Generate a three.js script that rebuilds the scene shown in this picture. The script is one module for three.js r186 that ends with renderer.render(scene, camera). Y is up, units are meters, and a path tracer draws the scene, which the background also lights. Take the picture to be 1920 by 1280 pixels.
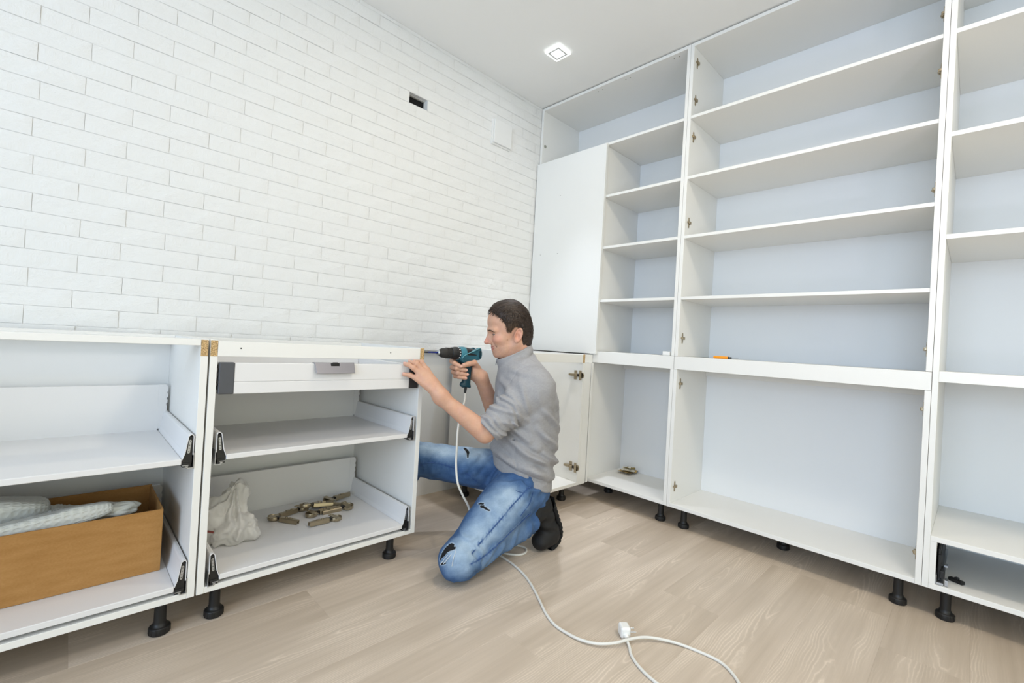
import * as THREE from 'three';
import { RoundedBoxGeometry } from 'three/addons/geometries/RoundedBoxGeometry.js';
import { mergeGeometries } from 'three/addons/utils/BufferGeometryUtils.js';
import { ImprovedNoise } from 'three/addons/math/ImprovedNoise.js';
import { RectAreaLightUniformsLib } from 'three/addons/lights/RectAreaLightUniformsLib.js';

// ---------------------------------------------------------------- camera, sky, large lights, exposure
const V = (x, y, z) => new THREE.Vector3(x, y, z);
const RAD = Math.PI / 180;
RectAreaLightUniformsLib.init();
const scene = new THREE.Scene();
const camera = new THREE.PerspectiveCamera(2 * Math.atan(640 / 851.93) / RAD, 1.5, 0.05, 60);
camera.position.set(0, 0.85, 0);
camera.rotation.order = 'YXZ';
camera.rotation.set(0.2564 * RAD, -44.415 * RAD, 3.2409 * RAD);
scene.add(camera);
camera.updateMatrixWorld(true); camera.updateProjectionMatrix();
scene.background = new THREE.Color(0.62, 0.76, 1.0);
scene.backgroundIntensity = 0.8;
const renderer = new THREE.WebGLRenderer({ antialias: true });
renderer.toneMapping = THREE.LinearToneMapping;
renderer.toneMappingExposure = 1.02;
renderer.shadowMap.enabled = true;
const ROOM = { x0: -3.2, x1: 2.72, z0: -2.075, z1: 3.6, h: 2.376 };
const WARM_DAY = new THREE.Color(1.0, 0.95, 0.5), DAY = new THREE.Color(0.60, 0.775, 1.0);
const WINDOWS = [
  { axis: 'x', at: ROOM.x0, u0: -1.2, u1: 2.2, y0: 0.6, y1: 2.2, nits: 5.6 },    // daylight from the wall opposite the tall shelves
  { axis: 'z', at: ROOM.z1, u0: -1.6, u1: 2.2, y0: 0.06, y1: 2.2, nits: 1.2 },   // glazed doors to a lamp-lit room, in the wall behind the camera
];
for (const w of WINDOWS) {
  const l = new THREE.RectAreaLight(w.axis === 'x' ? DAY : WARM_DAY, w.nits, w.u1 - w.u0 - 0.1, w.y1 - w.y0 - 0.1);
  const u = (w.u0 + w.u1) / 2, y = (w.y0 + w.y1) / 2;
  if (w.axis === 'x') { l.position.set(w.at + 0.03, y, u); l.lookAt(w.at + 1, y, u); } else { l.position.set(u, y, w.at - 0.03); l.lookAt(u, y, w.at - 1); }
  scene.add(l);
}
// square ceiling panels over the middle of the room, and small recessed lamps along its edge
const PANELS = [[1.1, 0.42]];
const PANEL_COLOR = new THREE.Color(1.0, 0.91, 0.80), PANEL_NITS = 21.5, PANEL = 0.5;
for (const [x, z] of PANELS) { const l = new THREE.RectAreaLight(PANEL_COLOR, PANEL_NITS, PANEL - 0.04, PANEL - 0.04); l.position.set(x, ROOM.h - 0.02, z); l.lookAt(x, 0, z); scene.add(l); }
const LAMPS = [[1.755, -1.573, 22, new THREE.Color(0.82, 0.88, 1.0)], [1.1, -0.9, 228, new THREE.Color(1.0, 0.88, 0.64)]];   // x, z, brightness, colour


// work light standing behind the camera, aimed at the ceiling
const WORK = V(0.1, 0.5, 1.2), WORK_COLOR = new THREE.Color(0.80, 0.80, 1.0), WORK_NITS = 74;
{ const l = new THREE.RectAreaLight(WORK_COLOR, WORK_NITS, 0.3, 0.2); l.position.copy(WORK); l.lookAt(WORK.x, 3, WORK.z - 0.05); scene.add(l); }

// ---------------------------------------------------------------- helpers
let seed = 7;
const rnd = () => { seed = (seed * 1664525 + 1013904223) >>> 0; return seed / 4294967296; };
const R = (a, b) => a + (b - a) * rnd();
const noiseGen = new ImprovedNoise();
const N = (x, y, z) => noiseGen.noise(x + 31.7, y + 17.3, z + 53.1);
const clamp = (x, a, b) => Math.min(b, Math.max(a, x));
const lerp = (a, b, t) => a + (b - a) * t;
const sstep = (a, b, x) => { const t = clamp((x - a) / (b - a), 0, 1); return t * t * (3 - 2 * t); };
const used = {};
function numbered(n) { const b = n.replace(/_\d{3}$/, ''); const k = used[b] = (used[b] ?? -1) + 1; return k ? `${b}_${String(k).padStart(3, '0')}` : b; }
function tag(o, label, category, group) { o.userData.label = label; o.userData.category = category; if (group) o.userData.group = group; return o; }
function thing(name, label, category, p = [0, 0, 0], group) {
  const o = new THREE.Group(); o.name = numbered(name); o.position.set(...p); scene.add(o); return tag(o, label, category, group);
}
function worldOf(o) { const v = V(0, 0, 0); for (let q = o; q && q !== scene; q = q.parent) v.add(q.position); return v; }
function mesh(name, geo, mat, parent) { const m = new THREE.Mesh(geo, mat); m.name = name; m.castShadow = m.receiveShadow = true; if (parent) parent.add(m); return m; }
// geometry given in world coordinates, hung under a parent that is not turned
function part(name, geo, mat, parent) { const g = Array.isArray(geo) ? merge(geo) : geo; const w = worldOf(parent); g.translate(-w.x, -w.y, -w.z); return mesh(name, g, mat, parent); }
function node(name, parent) { const g = new THREE.Group(); g.name = name; parent.add(g); return g; }
function clean(g) { const c = g.index ? g.toNonIndexed() : g; for (const k of Object.keys(c.attributes)) if (!['position', 'normal', 'uv', 'color'].includes(k)) c.deleteAttribute(k); return c; }
function merge(list) {
  const l = list.map(clean); const color = l.some(g => g.attributes.color);
  for (const g of l) {
    if (!g.attributes.uv) g.setAttribute('uv', new THREE.BufferAttribute(new Float32Array(g.attributes.position.count * 2), 2));
    if (color && !g.attributes.color) g.setAttribute('color', new THREE.BufferAttribute(new Float32Array(g.attributes.position.count * 3).fill(1), 3));
  }
  return mergeGeometries(l);
}
function box(x0, x1, y0, y1, z0, z1, r = 0.0012) {
  const w = x1 - x0, h = y1 - y0, d = z1 - z0;
  const g = new RoundedBoxGeometry(w, h, d, 1, Math.min(r, w * 0.3, h * 0.3, d * 0.3));
  return g.translate((x0 + x1) / 2, (y0 + y1) / 2, (z0 + z1) / 2);
}
function lathe(pts, seg = 24) { return new THREE.LatheGeometry(pts.map(p => new THREE.Vector2(p[0], p[1])), seg); }
function turnTo(g, from, dir) { return g.applyQuaternion(new THREE.Quaternion().setFromUnitVectors(from, dir.clone().normalize())); }
function cyl(a, b, ra, rb = ra, seg = 12) {
  const d = b.clone().sub(a), g = new THREE.CylinderGeometry(rb, ra, d.length(), seg);
  return turnTo(g, V(0, 1, 0), d).translate((a.x + b.x) / 2, (a.y + b.y) / 2, (a.z + b.z) / 2);
}
function tube(pts, r, seg = 80, rad = 8, closed = false) { return new THREE.TubeGeometry(new THREE.CatmullRomCurve3(pts.map(p => p.isVector3 ? p : V(...p)), closed, 'centripetal'), seg, r, rad, closed); }
function tex(w, h, f, srgb = true) {
  const d = new Uint8Array(w * h * 4);
  for (let y = 0; y < h; y++) for (let x = 0; x < w; x++) { const c = f(x / w, y / h, x, y); const i = (y * w + x) * 4; d[i] = clamp(c[0], 0, 255); d[i + 1] = clamp(c[1], 0, 255); d[i + 2] = clamp(c[2], 0, 255); d[i + 3] = 255; }
  const t = new THREE.DataTexture(d, w, h); t.wrapS = t.wrapT = THREE.RepeatWrapping; t.magFilter = THREE.LinearFilter; t.minFilter = THREE.LinearMipmapLinearFilter; t.generateMipmaps = true;
  if (srgb) t.colorSpace = THREE.SRGBColorSpace; t.needsUpdate = true; return t;
}
const std = (color, roughness, o = {}) => new THREE.MeshStandardMaterial({ color, roughness, ...o });

// ---------------------------------------------------------------- materials
const plasterBump = tex(512, 512, (u, v) => {
  let s = 0; for (const [f, a] of [[8, 0.35], [21, 0.3], [47, 0.22], [96, 0.13]]) s += a * N(Math.cos(u * 6.2832) * f / 6.28 + 3, Math.sin(u * 6.2832) * f / 6.28, Math.sin(v * 6.2832) * f / 6.28 + Math.cos(v * 6.2832) * f / 9);
  const g = 128 + 120 * s; return [g, g, g];
}, false);
const M = {
  white: std('#eeede9', 0.42),
  backWhite: std('#edeeee', 0.5),
  wall: std('#f6f6f4', 0.85),
  ceiling: std('#f5f5f3', 0.9),
  brick: std('#e9e9e7', 0.8, { bumpMap: plasterBump, bumpScale: 0.0022 }),
  mortar: std('#e6e6e4', 0.9),
  black: std('#161617', 0.45),
  darkHole: std('#0b0b0c', 0.9),
  drawerWhite: std('#e6e5e5', 0.35),
  capGrey: std('#4d4f54', 0.5),
  handleGrey: std('#85848a', 0.38, { metalness: 0.6 }),
  steel: std('#b9bcc0', 0.3, { metalness: 0.85 }),
  nickel: std('#a3957c', 0.3, { metalness: 0.75 }),
  glass: new THREE.MeshPhysicalMaterial({ color: '#ffffff', roughness: 0.02, transmission: 1, thickness: 0, ior: 1.5 }),
  frame: std('#e9e9e7', 0.4),
};
const chip = tex(256, 256, (u, v, x, y) => {
  const a = N(x * 0.11, y * 0.16, 1) + 0.7 * N(x * 0.31, y * 0.42, 5), k = N(x * 0.23, y * 0.23, 9);
  const d = k > 0.42 ? 0.45 : 1; return [(196 + 60 * a) * d, (164 + 58 * a) * d, (116 + 55 * a) * d];
});
M.chip = std('#ffffff', 0.9, { map: chip });

// ---------------------------------------------------------------- the room
function struct(name, geo, mat) { const m = mesh(name, geo, mat, scene); m.userData.kind = 'structure'; return m; }
const { x0: RX0, x1: RX1, z0: RZ0, z1: RZ1, h: RH } = ROOM;
const floor = struct('floor', new THREE.BoxGeometry(RX1 - RX0 + 0.4, 0.1, RZ1 - RZ0 + 0.4).translate((RX0 + RX1) / 2, -0.0585, (RZ0 + RZ1) / 2), std('#8d8274', 0.9));
struct('ceiling', new THREE.BoxGeometry(RX1 - RX0 + 0.4, 0.1, RZ1 - RZ0 + 0.4).translate((RX0 + RX1) / 2, RH + 0.05, (RZ0 + RZ1) / 2), M.ceiling);
const brickWall = struct('wall_back', new THREE.BoxGeometry(RX1 - RX0 + 0.4, RH + 0.1, 0.12).translate((RX0 + RX1) / 2, RH / 2, RZ0 - 0.06), M.wall);
struct('wall_right', new THREE.BoxGeometry(0.12, RH + 0.1, RZ1 - RZ0).translate(RX1 + 0.06, RH / 2, (RZ0 + RZ1) / 2), M.wall);
WINDOWS.forEach((w, i) => {
  const x = w.axis === 'x', a0 = x ? RZ0 : RX0, a1 = x ? RZ1 : RX1;
  const s = new THREE.Shape([[a0, -0.05], [a1, -0.05], [a1, RH + 0.05], [a0, RH + 0.05]].map(p => new THREE.Vector2(...p)));
  s.holes.push(new THREE.Path([[w.u0, w.y0], [w.u0, w.y1], [w.u1, w.y1], [w.u1, w.y0]].map(p => new THREE.Vector2(...p))));
  const put = g => x ? g.rotateY(-Math.PI / 2).translate(w.at, 0, 0) : g.translate(0, 0, w.at);
  struct(x ? 'wall_left' : 'wall_front', put(new THREE.ExtrudeGeometry(s, { depth: 0.12, bevelEnabled: false })), M.wall);
  const t = new THREE.Group(); t.name = `window_${i + 1}`; t.userData.kind = 'structure'; scene.add(t);
  const bar = (u0, u1, y0, y1) => put(box(u0, u1, y0, y1, 0.04, 0.1, 0.004));
  const n = 2, f = 0.06;
  mesh('window_frame', merge([bar(w.u0, w.u1, w.y0, w.y0 + f), bar(w.u0, w.u1, w.y1 - f, w.y1), bar(w.u0, w.u0 + f, w.y0, w.y1), bar(w.u1 - f, w.u1, w.y0, w.y1), bar((w.u0 + w.u1) / 2 - 0.03, (w.u0 + w.u1) / 2 + 0.03, w.y0, w.y1)]), M.frame, t);
  for (let k = 0; k < n; k++) { const p0 = lerp(w.u0 + f, w.u1 - f, k / n), p1 = lerp(w.u0 + f, w.u1 - f, (k + 1) / n); mesh('pane', put(new THREE.PlaneGeometry(p1 - p0, w.y1 - w.y0 - 2 * f).translate((p0 + p1) / 2, (w.y0 + w.y1) / 2, 0.07)), M.glass, t); }
});

// bricks: painted split-face veneer, one mesh per brick
const inView = (p) => { const q = p.clone().project(camera); return { q, z: p.clone().applyMatrix4(camera.matrixWorldInverse).z }; };
{
  const BW = 0.218, BH = 0.0567, D = 0.012, gap = 0.0011, zf = -2.0155;
  const brickGeo = (w, h, s) => {
    const nx = Math.max(4, Math.round(w / 0.0125)), ny = 5, g = new THREE.PlaneGeometry(w, h, nx, ny), p = g.attributes.position;
    const crack = 0.5 + 0.5 * Math.sin(s * 12.7), ang = Math.sin(s * 5.1) * 0.9;
    for (let i = 0; i < p.count; i++) {
      const x = p.getX(i), y = p.getY(i), e = Math.min(w / 2 - Math.abs(x), h / 2 - Math.abs(y));
      let z = 0.0016 * N(x * 16 + s * 9, y * 30, s * 3.3) + 0.0013 * (0.5 - Math.abs(N(x * 30 + y * 22, y * 44 + s * 7, s))) - 0.0004 + 0.0008 * N(x * 70, y * 90, s);
      const d = (x - (crack - 0.5) * w) * Math.cos(ang) + y * Math.sin(ang) * 1.6; z += 0.0015 * sstep(-0.003, 0.003, d + 0.010 * N(x * 25, y * 25, s)) - 0.0007;
      if (e < 1e-5) z = -0.0010 + 0.5 * z;
      p.setXYZ(i, x + (e < 1e-5 ? 0 : 0.0016 * N(x * 60, y * 60, s)), y + (e < 1e-5 ? 0 : 0.0012 * N(y * 60, x * 60, s + 4)), z + D / 2);
    }
    g.computeVertexNormals();
    const uv = g.attributes.uv; for (let i = 0; i < uv.count; i++) uv.setXY(i, p.getX(i) * 5 + s * 0.37, p.getY(i) * 7 + s * 0.61);
    const b = new THREE.BoxGeometry(w, h, D - 0.006).translate(0, 0, -0.003);
    return merge([g, b]);
  };
  const cache = {}; const variant = (w, h, k) => cache[`${w.toFixed(3)}_${h.toFixed(3)}_${k}`] ??= brickGeo(w, h, k + 1 + w * 10);
  const bricks = [];
  const y0 = 0.827, hole = [1.164, 1.274];
  for (let r = -1; y0 + r * BH < RH - 0.006; r++) {
    const yb = r < 0 ? 0.79 : y0 + r * BH, yt = Math.min(y0 + (r + 1) * BH, RH), h = yt - yb - gap;
    const off = (((r % 2) + 2) % 2 === 0 ? 0.122 : 0.013) + 0.006 * Math.sin(r * 4.3);
    for (let k = Math.floor((RX0 - off) / BW); off + k * BW < RX1; k++) {
      let a = Math.max(off + k * BW, RX0), b = Math.min(off + (k + 1) * BW, RX1);
      const segs = r === 21 ? (b <= hole[0] || a >= hole[1] ? [[a, b]] : [[a, Math.max(a, hole[0])], [Math.min(b, hole[1]), b]]) : [[a, b]];
      for (const [p, q] of segs) if (q - p > 0.012) bricks.push({ x: (p + q) / 2, y: (yb + yt) / 2, w: q - p - gap, h });
    }
  }
  for (const b of bricks) {
    const { q, z } = inView(V(b.x, b.y, zf)); b.v = Math.floor(rnd() * 9); b.dz = R(-0.0005, 0.0005);
    b.size = (Math.abs(q.x) < 1.06 && Math.abs(q.y) < 1.06 && z < 0 && b.x < 2.13) ? 1 / (z * z) * b.w * b.h : 0;
  }
  bricks.sort((a, b) => b.size - a.size);
  const rest = [];
  bricks.forEach((b, i) => {
    const g = variant(b.w, b.h, b.v);
    if (i < 300 && b.size) { const m = mesh(i ? `brick_${String(i).padStart(3, '0')}` : 'brick', g, M.brick, brickWall); m.position.set(b.x, b.y, zf - D / 2 + b.dz); }
    else rest.push(g.clone().translate(b.x, b.y, zf - D / 2 + b.dz));
  });
  const rb = mesh('bricks_beyond', merge(rest), M.brick, brickWall); rb.userData.kind = 'stuff';
  const s = new THREE.Shape([[RX0, 0.788], [RX1, 0.788], [RX1, RH], [RX0, RH]].map(p => new THREE.Vector2(...p)));
  s.holes.push(new THREE.Path([[1.164, 2.017], [1.164, 2.0745], [1.274, 2.0745], [1.274, 2.017]].map(p => new THREE.Vector2(...p))));
  mesh('mortar_bed', new THREE.ExtrudeGeometry(s, { depth: -RZ0 - 2.0179, bevelEnabled: false }).translate(0, 0, RZ0), M.mortar, brickWall);
}

// floor planks: pale limed oak laminate
{
  const W = 0.192, L = 1.285, mats = [];
  for (let k = 0; k < 6; k++) {
    const s = k * 13.7 + 2, vc = [0.3, 0.62, 0.5, 0.42, 0.7, 0.55][k], tone = [0, 6, -7, 4, -4, 8][k], ph = [0.1, 0.5, 0.75, 0.3, 0.9, 0.62][k];
    const map = tex(1024, 160, (u, v, px, py) => {
      const x = u * L, y = v * W;
      const wob = 0.03 * N(x * 1.7, 0.3, s) + 0.012 * N(x * 5, y * 9, s + 3);
      const dy = y - vc * W - wob;
      const depth = 0.016 + 0.05 * Math.abs(((u + ph) % 1) * 2 - 1) + 0.012 * N(x * 3, 2.2, s + 8);
      const rad = Math.sqrt(dy * dy + depth * depth * 0.35) + 0.0030 * N(x * 12, y * 40, s) + 0.0009 * N(x * 60, y * 130, s + 2);
      const ring = Math.abs(((rad * 165) % 1) - 0.5) * 2;
      const line = Math.pow(ring, 4);
      const fine = N(x * 9, y * 420, s) * 0.6 + N(x * 26, y * 800, s + 5) * 0.4;
      const streak = N(x * 2.2, y * 60, s + 1);
      const patch = N(x * 3.1, y * 14, s + 11);
      const g = tone - 5 + 9 * streak + 6 * fine + 26 * line * sstep(-0.22, 0.42, patch + 0.35 * N(x * 7, y * 30, s + 21)) + 9 * patch + 5 * N(x * 1.3, y * 5, s + 4);
      return [212 + g, 199 + g * 1.03, 185 + g * 1.08];
    });
    const b = map.clone(); b.colorSpace = THREE.NoColorSpace; b.needsUpdate = true;
    mats.push(std('#f4f0ea', 0.4, { map, bumpMap: b, bumpScale: 0.0004 }));
  }
  const c = {};
  const geo = (len, flip) => c[len.toFixed(3) + flip] ??= (() => {
    const g = box(-len / 2, len / 2, -0.008, 0, -W / 2 + 0.00005, W / 2 - 0.00005, 0.0002), p = g.attributes.position, uv = g.attributes.uv;
    for (let i = 0; i < p.count; i++) uv.setXY(i, 0.5 + (flip & 1 ? -1 : 1) * p.getX(i) / L, 0.5 + (flip & 2 ? -1 : 1) * p.getZ(i) / W * 0.98);
    return g;
  })();
  let n = 0;
  for (let r = 0; ; r++) {
    const z0 = RZ0 + 0.0 + (r * W) - 0.016, zc = z0 + W / 2; if (z0 > RZ1) break;
    // end joints seen in the photograph fix the stagger of some rows
    const joint = { '-0.939': 0.956, '-0.171': 1.792, '-0.363': 2.015 }[Object.keys({ '-0.939': 1, '-0.171': 1, '-0.363': 1 }).find(k => Math.abs(+k - z0) < 0.05)] ?? 0.2 + ((r * 0.437) % 1) * L;
    for (let x = joint - Math.ceil((joint - RX0) / L) * L; x < RX1; x += L) {
      const a = Math.max(x, RX0), b = Math.min(x + L, RX1); if (b - a < 0.03) continue;
      const m = mesh(n ? `plank_${String(n).padStart(3, '0')}` : 'plank', geo(b - a - 0.0001, Math.floor(rnd() * 4)), mats[Math.floor(rnd() * 6)], floor);
      m.position.set((a + b) / 2, 0, zc); n++;
    }
  }
}

// ---------------------------------------------------------------- ceiling lamps
LAMPS.forEach(([x, z, nits, color], i) => {
  const seen = x === 1.755 && z === -1.573;
  const t = thing('ceiling_lamp', seen ? 'small square recessed ceiling lamp, lit, with a glowing glass rim' : 'small square recessed ceiling lamp above the open floor', 'lamp', [x, RH, z]);
  const ring = (o, n, y0, y1, r) => { const s = new THREE.Shape(), q = a => [[-a, -a], [a, -a], [a, a], [-a, a]].map(p => new THREE.Vector2(...p)); s.setFromPoints(q(o)); s.holes.push(new THREE.Path(q(n).reverse())); return new THREE.ExtrudeGeometry(s, { depth: y1 - y0 - 2 * r, bevelEnabled: true, bevelSize: r, bevelThickness: r, bevelSegments: 1 }).rotateX(Math.PI / 2).translate(0, y1 - r, 0); };
  const glow = std('#ffffff', 0.3, { emissive: color.clone().lerp(new THREE.Color(0.92, 1, 0.9), 0.7), emissiveIntensity: 1.5 });
  mesh('glass_rim', ring(0.047, 0.034, -0.012, -0.0005, 0.001), glow, t);
  mesh('frame', ring(0.036, 0.029, -0.014, -0.0005, 0.001), std('#c9c9c6', 0.35), t);
  mesh('diffuser', new RoundedBoxGeometry(0.058, 0.004, 0.058, 1, 0.001).translate(0, -0.007, 0), std('#ffffff', 0.4, { emissive: color, emissiveIntensity: 3 }), t);
  const l = new THREE.RectAreaLight(color, nits, 0.09, 0.09); l.position.set(x, RH - 0.0165, z); l.lookAt(x, 0, z); scene.add(l);
  if (seen) { const d = new THREE.SpotLight(color, 5.5, 0, 0.44, 0.75, 2); d.position.set(x, RH - 0.018, z); d.target.position.set(x, 0, z); d.castShadow = true; d.shadow.radius = 2; scene.add(d, d.target); }   // its narrow downward beam
});

for (const [x, z] of PANELS) {
  const t = thing('ceiling_panel', 'square white ceiling light panel above the camera side of the room', 'lamp', [x, RH, z]);
  const p = PANEL / 2;
  mesh('frame', merge([box(-p, p, -0.014, 0, -p, -p + 0.02), box(-p, p, -0.014, 0, p - 0.02, p), box(-p, -p + 0.02, -0.014, 0, -p + 0.02, p - 0.02), box(p - 0.02, p, -0.014, 0, -p + 0.02, p - 0.02)]), M.frame, t);
  mesh('diffuser', box(-p + 0.02, p - 0.02, -0.01, 0, -p + 0.02, p - 0.02), std('#ffffff', 0.5, { emissive: PANEL_COLOR, emissiveIntensity: 1.2 }), t);
}

{
  const t = thing('work_light', 'flat builder work light on a low black stand behind the camera, aimed up', 'lamp', [WORK.x, 0, WORK.z]), y = WORK.y;
  mesh('lens', box(-0.155, 0.155, y - 0.012, y - 0.006, -0.105, 0.105, 0.002), std('#ffffff', 0.4, { emissive: WORK_COLOR, emissiveIntensity: 3 }), t);
  mesh('housing', merge([box(-0.17, 0.17, y - 0.06, y - 0.012, -0.12, 0.12, 0.006), box(-0.17, -0.156, y - 0.012, y - 0.003, -0.12, 0.12, 0.002), box(0.156, 0.17, y - 0.012, y - 0.003, -0.12, 0.12, 0.002)]), std('#c8a21a', 0.5), t);
  mesh('stand', merge([cyl(V(-0.16, 0.012, -0.15), V(-0.16, 0.012, 0.15), 0.012), cyl(V(0.16, 0.012, -0.15), V(0.16, 0.012, 0.15), 0.012), cyl(V(-0.16, 0.012, 0), V(-0.16, y - 0.05, 0), 0.012), cyl(V(0.16, 0.012, 0), V(0.16, y - 0.05, 0), 0.012), cyl(V(-0.16, 0.2, 0), V(0.16, 0.2, 0), 0.01)]), M.black, t);
}

// ---------------------------------------------------------------- wall fittings
{
  const t = thing('wall_box', 'rectangular opening cut in the brick wall, white liner and dark inside', 'wall opening', [1.219, 2.0175, -2.03]);
  const rim = (a, d0, d1) => [box(1.164 + a, 1.274 - a, 2.0175 + a, 2.0185 + a + 0.001, d0, d1, 0.0004), box(1.164 + a, 1.274 - a, 2.0725 - a, 2.0745 - a, d0, d1, 0.0004), box(1.164 + a, 1.166 + a, 2.0175 + a, 2.0745 - a, d0, d1, 0.0004), box(1.272 - a, 1.274 - a, 2.0175 + a, 2.0745 - a, d0, d1, 0.0004)];
  part('liner', rim(0, -2.042, -2.0165), M.frame, t);
  part('inner_frame', rim(0.002, -2.053, -2.0415), std('#cfcfca', 0.5), t);
  part('back', box(1.1645, 1.2735, 2.018, 2.074, -2.0745, -2.0525, 0.0004), M.darkHole, t);
}
{
  const t = thing('vent_cover', 'square white cover plate standing proud of the brick wall near the tall shelves', 'wall plate', [1.785, 2.005, -2.0135]);
  part('base_frame', box(1.712, 1.858, 2.004, 2.150, -2.0175, -2.007, 0.002), M.frame, t);
  part('cover', box(1.719, 1.857, 2.013, 2.151, -2.0075, -1.9955, 0.0025), M.frame, t);
}

// ---------------------------------------------------------------- cabinets
const ZF = -1.491, ZB = -2.005, XF = 2.1285, XB = 2.497;
function legGeo(x, z, h = 0.1) {
  const g = lathe([[0.0001, 0], [0.0225, 0], [0.0248, 0.003], [0.0248, 0.018], [0.0228, 0.021], [0.0165, 0.022], [0.0160, 0.030], [0.0142, 0.032], [0.0138, h - 0.010], [0.018, h - 0.008], [0.018, h], [0.0001, h]], 28);
  const ribs = []; for (let k = 0; k < 14; k++) { const a = k / 14 * 6.2832; ribs.push(box(-0.0015, 0.0015, 0.003, 0.019, 0.0242, 0.0255, 0.0004).rotateY(a)); }
  return merge([g, ...ribs]).translate(x, 0, z);
}
// base-cabinet side panel whose top front corner is cut back, so that raw chipboard shows
function sidePanelZ(t, x0, x1) {
  part('side_panel', box(x0, x1, 0.1, 0.8135, ZB, ZF - 0.004, 0.0006), M.white, t);
  part('edge_band', box(x0, x1, 0.1, 0.767, ZF - 0.0045, ZF, 0.001), M.white, t);
  const g = box(x0 + 0.0006, x1 - 0.0006, 0.767, 0.812, ZF - 0.0045, ZF - 0.0022, 0.0003), p = g.attributes.position, uv = g.attributes.uv;
  for (let i = 0; i < p.count; i++) uv.setXY(i, p.getX(i) * 9, p.getY(i) * 9);
  part('raw_edge', g, M.chip, t).userData.label = 'raw chipboard edge';
}
// metal drawer side: profile in (outward, up), hollow at the front end
function drawerSide(parent, xEdge, y, z0, z1, dir, tall) {
  const side = node('drawer_side', parent);
  const out = [[0, 0.012], [0.006, 0.03], [0.0125, 0.074], [0.0145, 0.0785], [0.019, 0.0805], [0.0245, 0.079], [0.026, 0.075], [0.026, 0.024]];
  const inn = [[0.0245, 0.024], [0.0245, 0.0745], [0.023, 0.0775], [0.019, 0.079], [0.0155, 0.077], [0.014, 0.0735], [0.0075, 0.03], [0.0015, 0.0125]];
  const sh = pts => new THREE.Shape(pts.map(p => new THREE.Vector2(xEdge + dir * p[0], y + p[1])));
  const ext = (s, a, b) => new THREE.ExtrudeGeometry(s, { depth: b - a, bevelEnabled: false }).translate(0, 0, a);
  part('metal_skin', ext(sh([...out, ...inn]), z0, z1), M.drawerWhite, side);
  part('runner_core', ext(sh([[0.001, 0.0], [0.003, 0.014], [0.009, 0.03], [0.0155, 0.073], [0.023, 0.075], [0.0235, 0.0]]), z0 + 0.01, z1 - 0.005), M.black, side);
  const sl = new THREE.Shape(), sx = 0.0055, sy = 0.021; sl.absarc(0, sy - sx, sx * 0.55, 0, Math.PI); sl.absarc(0, -(sy - sx), sx * 0.55, Math.PI, 2 * Math.PI);
  for (const yy of [-0.013, -0.005, 0.004, 0.013]) { const h = new THREE.Path(); h.absarc(0, yy, 0.0013, 0, 6.2832, true); sl.holes.push(h); }
  part('slot_plate', ext(sl, 0, 0.002).rotateZ(dir * -0.09).translate(xEdge + dir * 0.0165, y + 0.047, z1 - 0.0055), M.steel, side);
  part('runner_rail', [ext(sh([[0.012, -0.012], [0.028, -0.012], [0.028, 0.03], [0.0265, 0.03], [0.0265, -0.0095], [0.012, -0.0095]]), z0, z1 + 0.001), ext(sh([[0.002, -0.004], [0.016, -0.004], [0.016, -0.002], [0.002, -0.002]]), z0, z1), ext(sh([[0.009, -0.009], [0.015, -0.009], [0.015, -0.005], [0.009, -0.005]]), z0, z1 + 0.001)], M.steel, side);
  part('clip', [box(Math.min(xEdge + dir * 0.002, xEdge + dir * 0.022), Math.max(xEdge + dir * 0.002, xEdge + dir * 0.022), y - 0.0085, y + 0.004, z1 - 0.03, z1 - 0.002, 0.001)], M.black, side);
}
function drawer(t, x0, x1, y, backH = 0.17, xs = 0.033) {
  const d = node('drawer', t), z1 = ZF + 0.0005, z0 = -1.955;
  part('drawer_bottom', box(x0, x1, y, y + 0.0155, z0, z1, 0.002), M.drawerWhite, d);
  part('drawer_back', box(x0 + 0.004, x1 - 0.002, y + 0.012, y + backH, z0, z0 + 0.012, 0.0012), M.drawerWhite, d);
  for (const [e, dir] of [[x1, 1], [x0, -1]]) {
    drawerSide(d, e, y, z0, z1, dir);
    const s = new THREE.Shape(), pts = [[0, 0.02], [0.0, backH + 0.001], [0.019, backH + 0.001], [0.026, backH - 0.008], [0.026, 0.148], [0.0235, 0.146], [0.0235, 0.141], [0.026, 0.139], [0.026, 0.128], [0.023, 0.126], [0.023, 0.12], [0.0255, 0.118], [0.0255, 0.108], [0.0225, 0.106], [0.0225, 0.1], [0.0245, 0.097], [0.0245, 0.07], [0.014, 0.06], [0.012, 0.02]];
    s.setFromPoints(pts.map(p => new THREE.Vector2(e + dir * (p[0] - 0.004), y + p[1])));
    part('back_bracket', new THREE.ExtrudeGeometry(s, { depth: 0.0125, bevelEnabled: false }).translate(0, 0, z0 + 0.001), M.drawerWhite, d);
  }
  return d;
}
function baseZ(t, x0, x1, backH = 0.8) {
  part('bottom_panel', box(x0 + 0.018, x1 - 0.018, 0.1, 0.117, ZB, ZF - 0.0005), M.white, t);
  part('back_panel', box(x0 + 0.018, x1 - 0.018, 0.117, backH, ZB, ZB + 0.006, 0.0006), M.backWhite, t);
  sidePanelZ(t, x1 - 0.018, x1); sidePanelZ(t, x0, x0 + 0.018);
}
function railZ(t, x0, x1, holes) {
  part('front_rail', box(x0, x1, 0.767, 0.8105, ZF - 0.018, ZF - 0.0025), M.white, t);
  part('rear_rail', box(x0, x1, 0.72, 0.8105, ZB + 0.006, ZB + 0.024), M.white, t);
  for (const hx of holes) part('screw_hole', cyl(V(hx, 0.7915, ZF - 0.0035), V(hx, 0.7915, ZF - 0.0021), 0.0022, 0.0022, 10), std('#4b4a48', 0.8), t);
}
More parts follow.
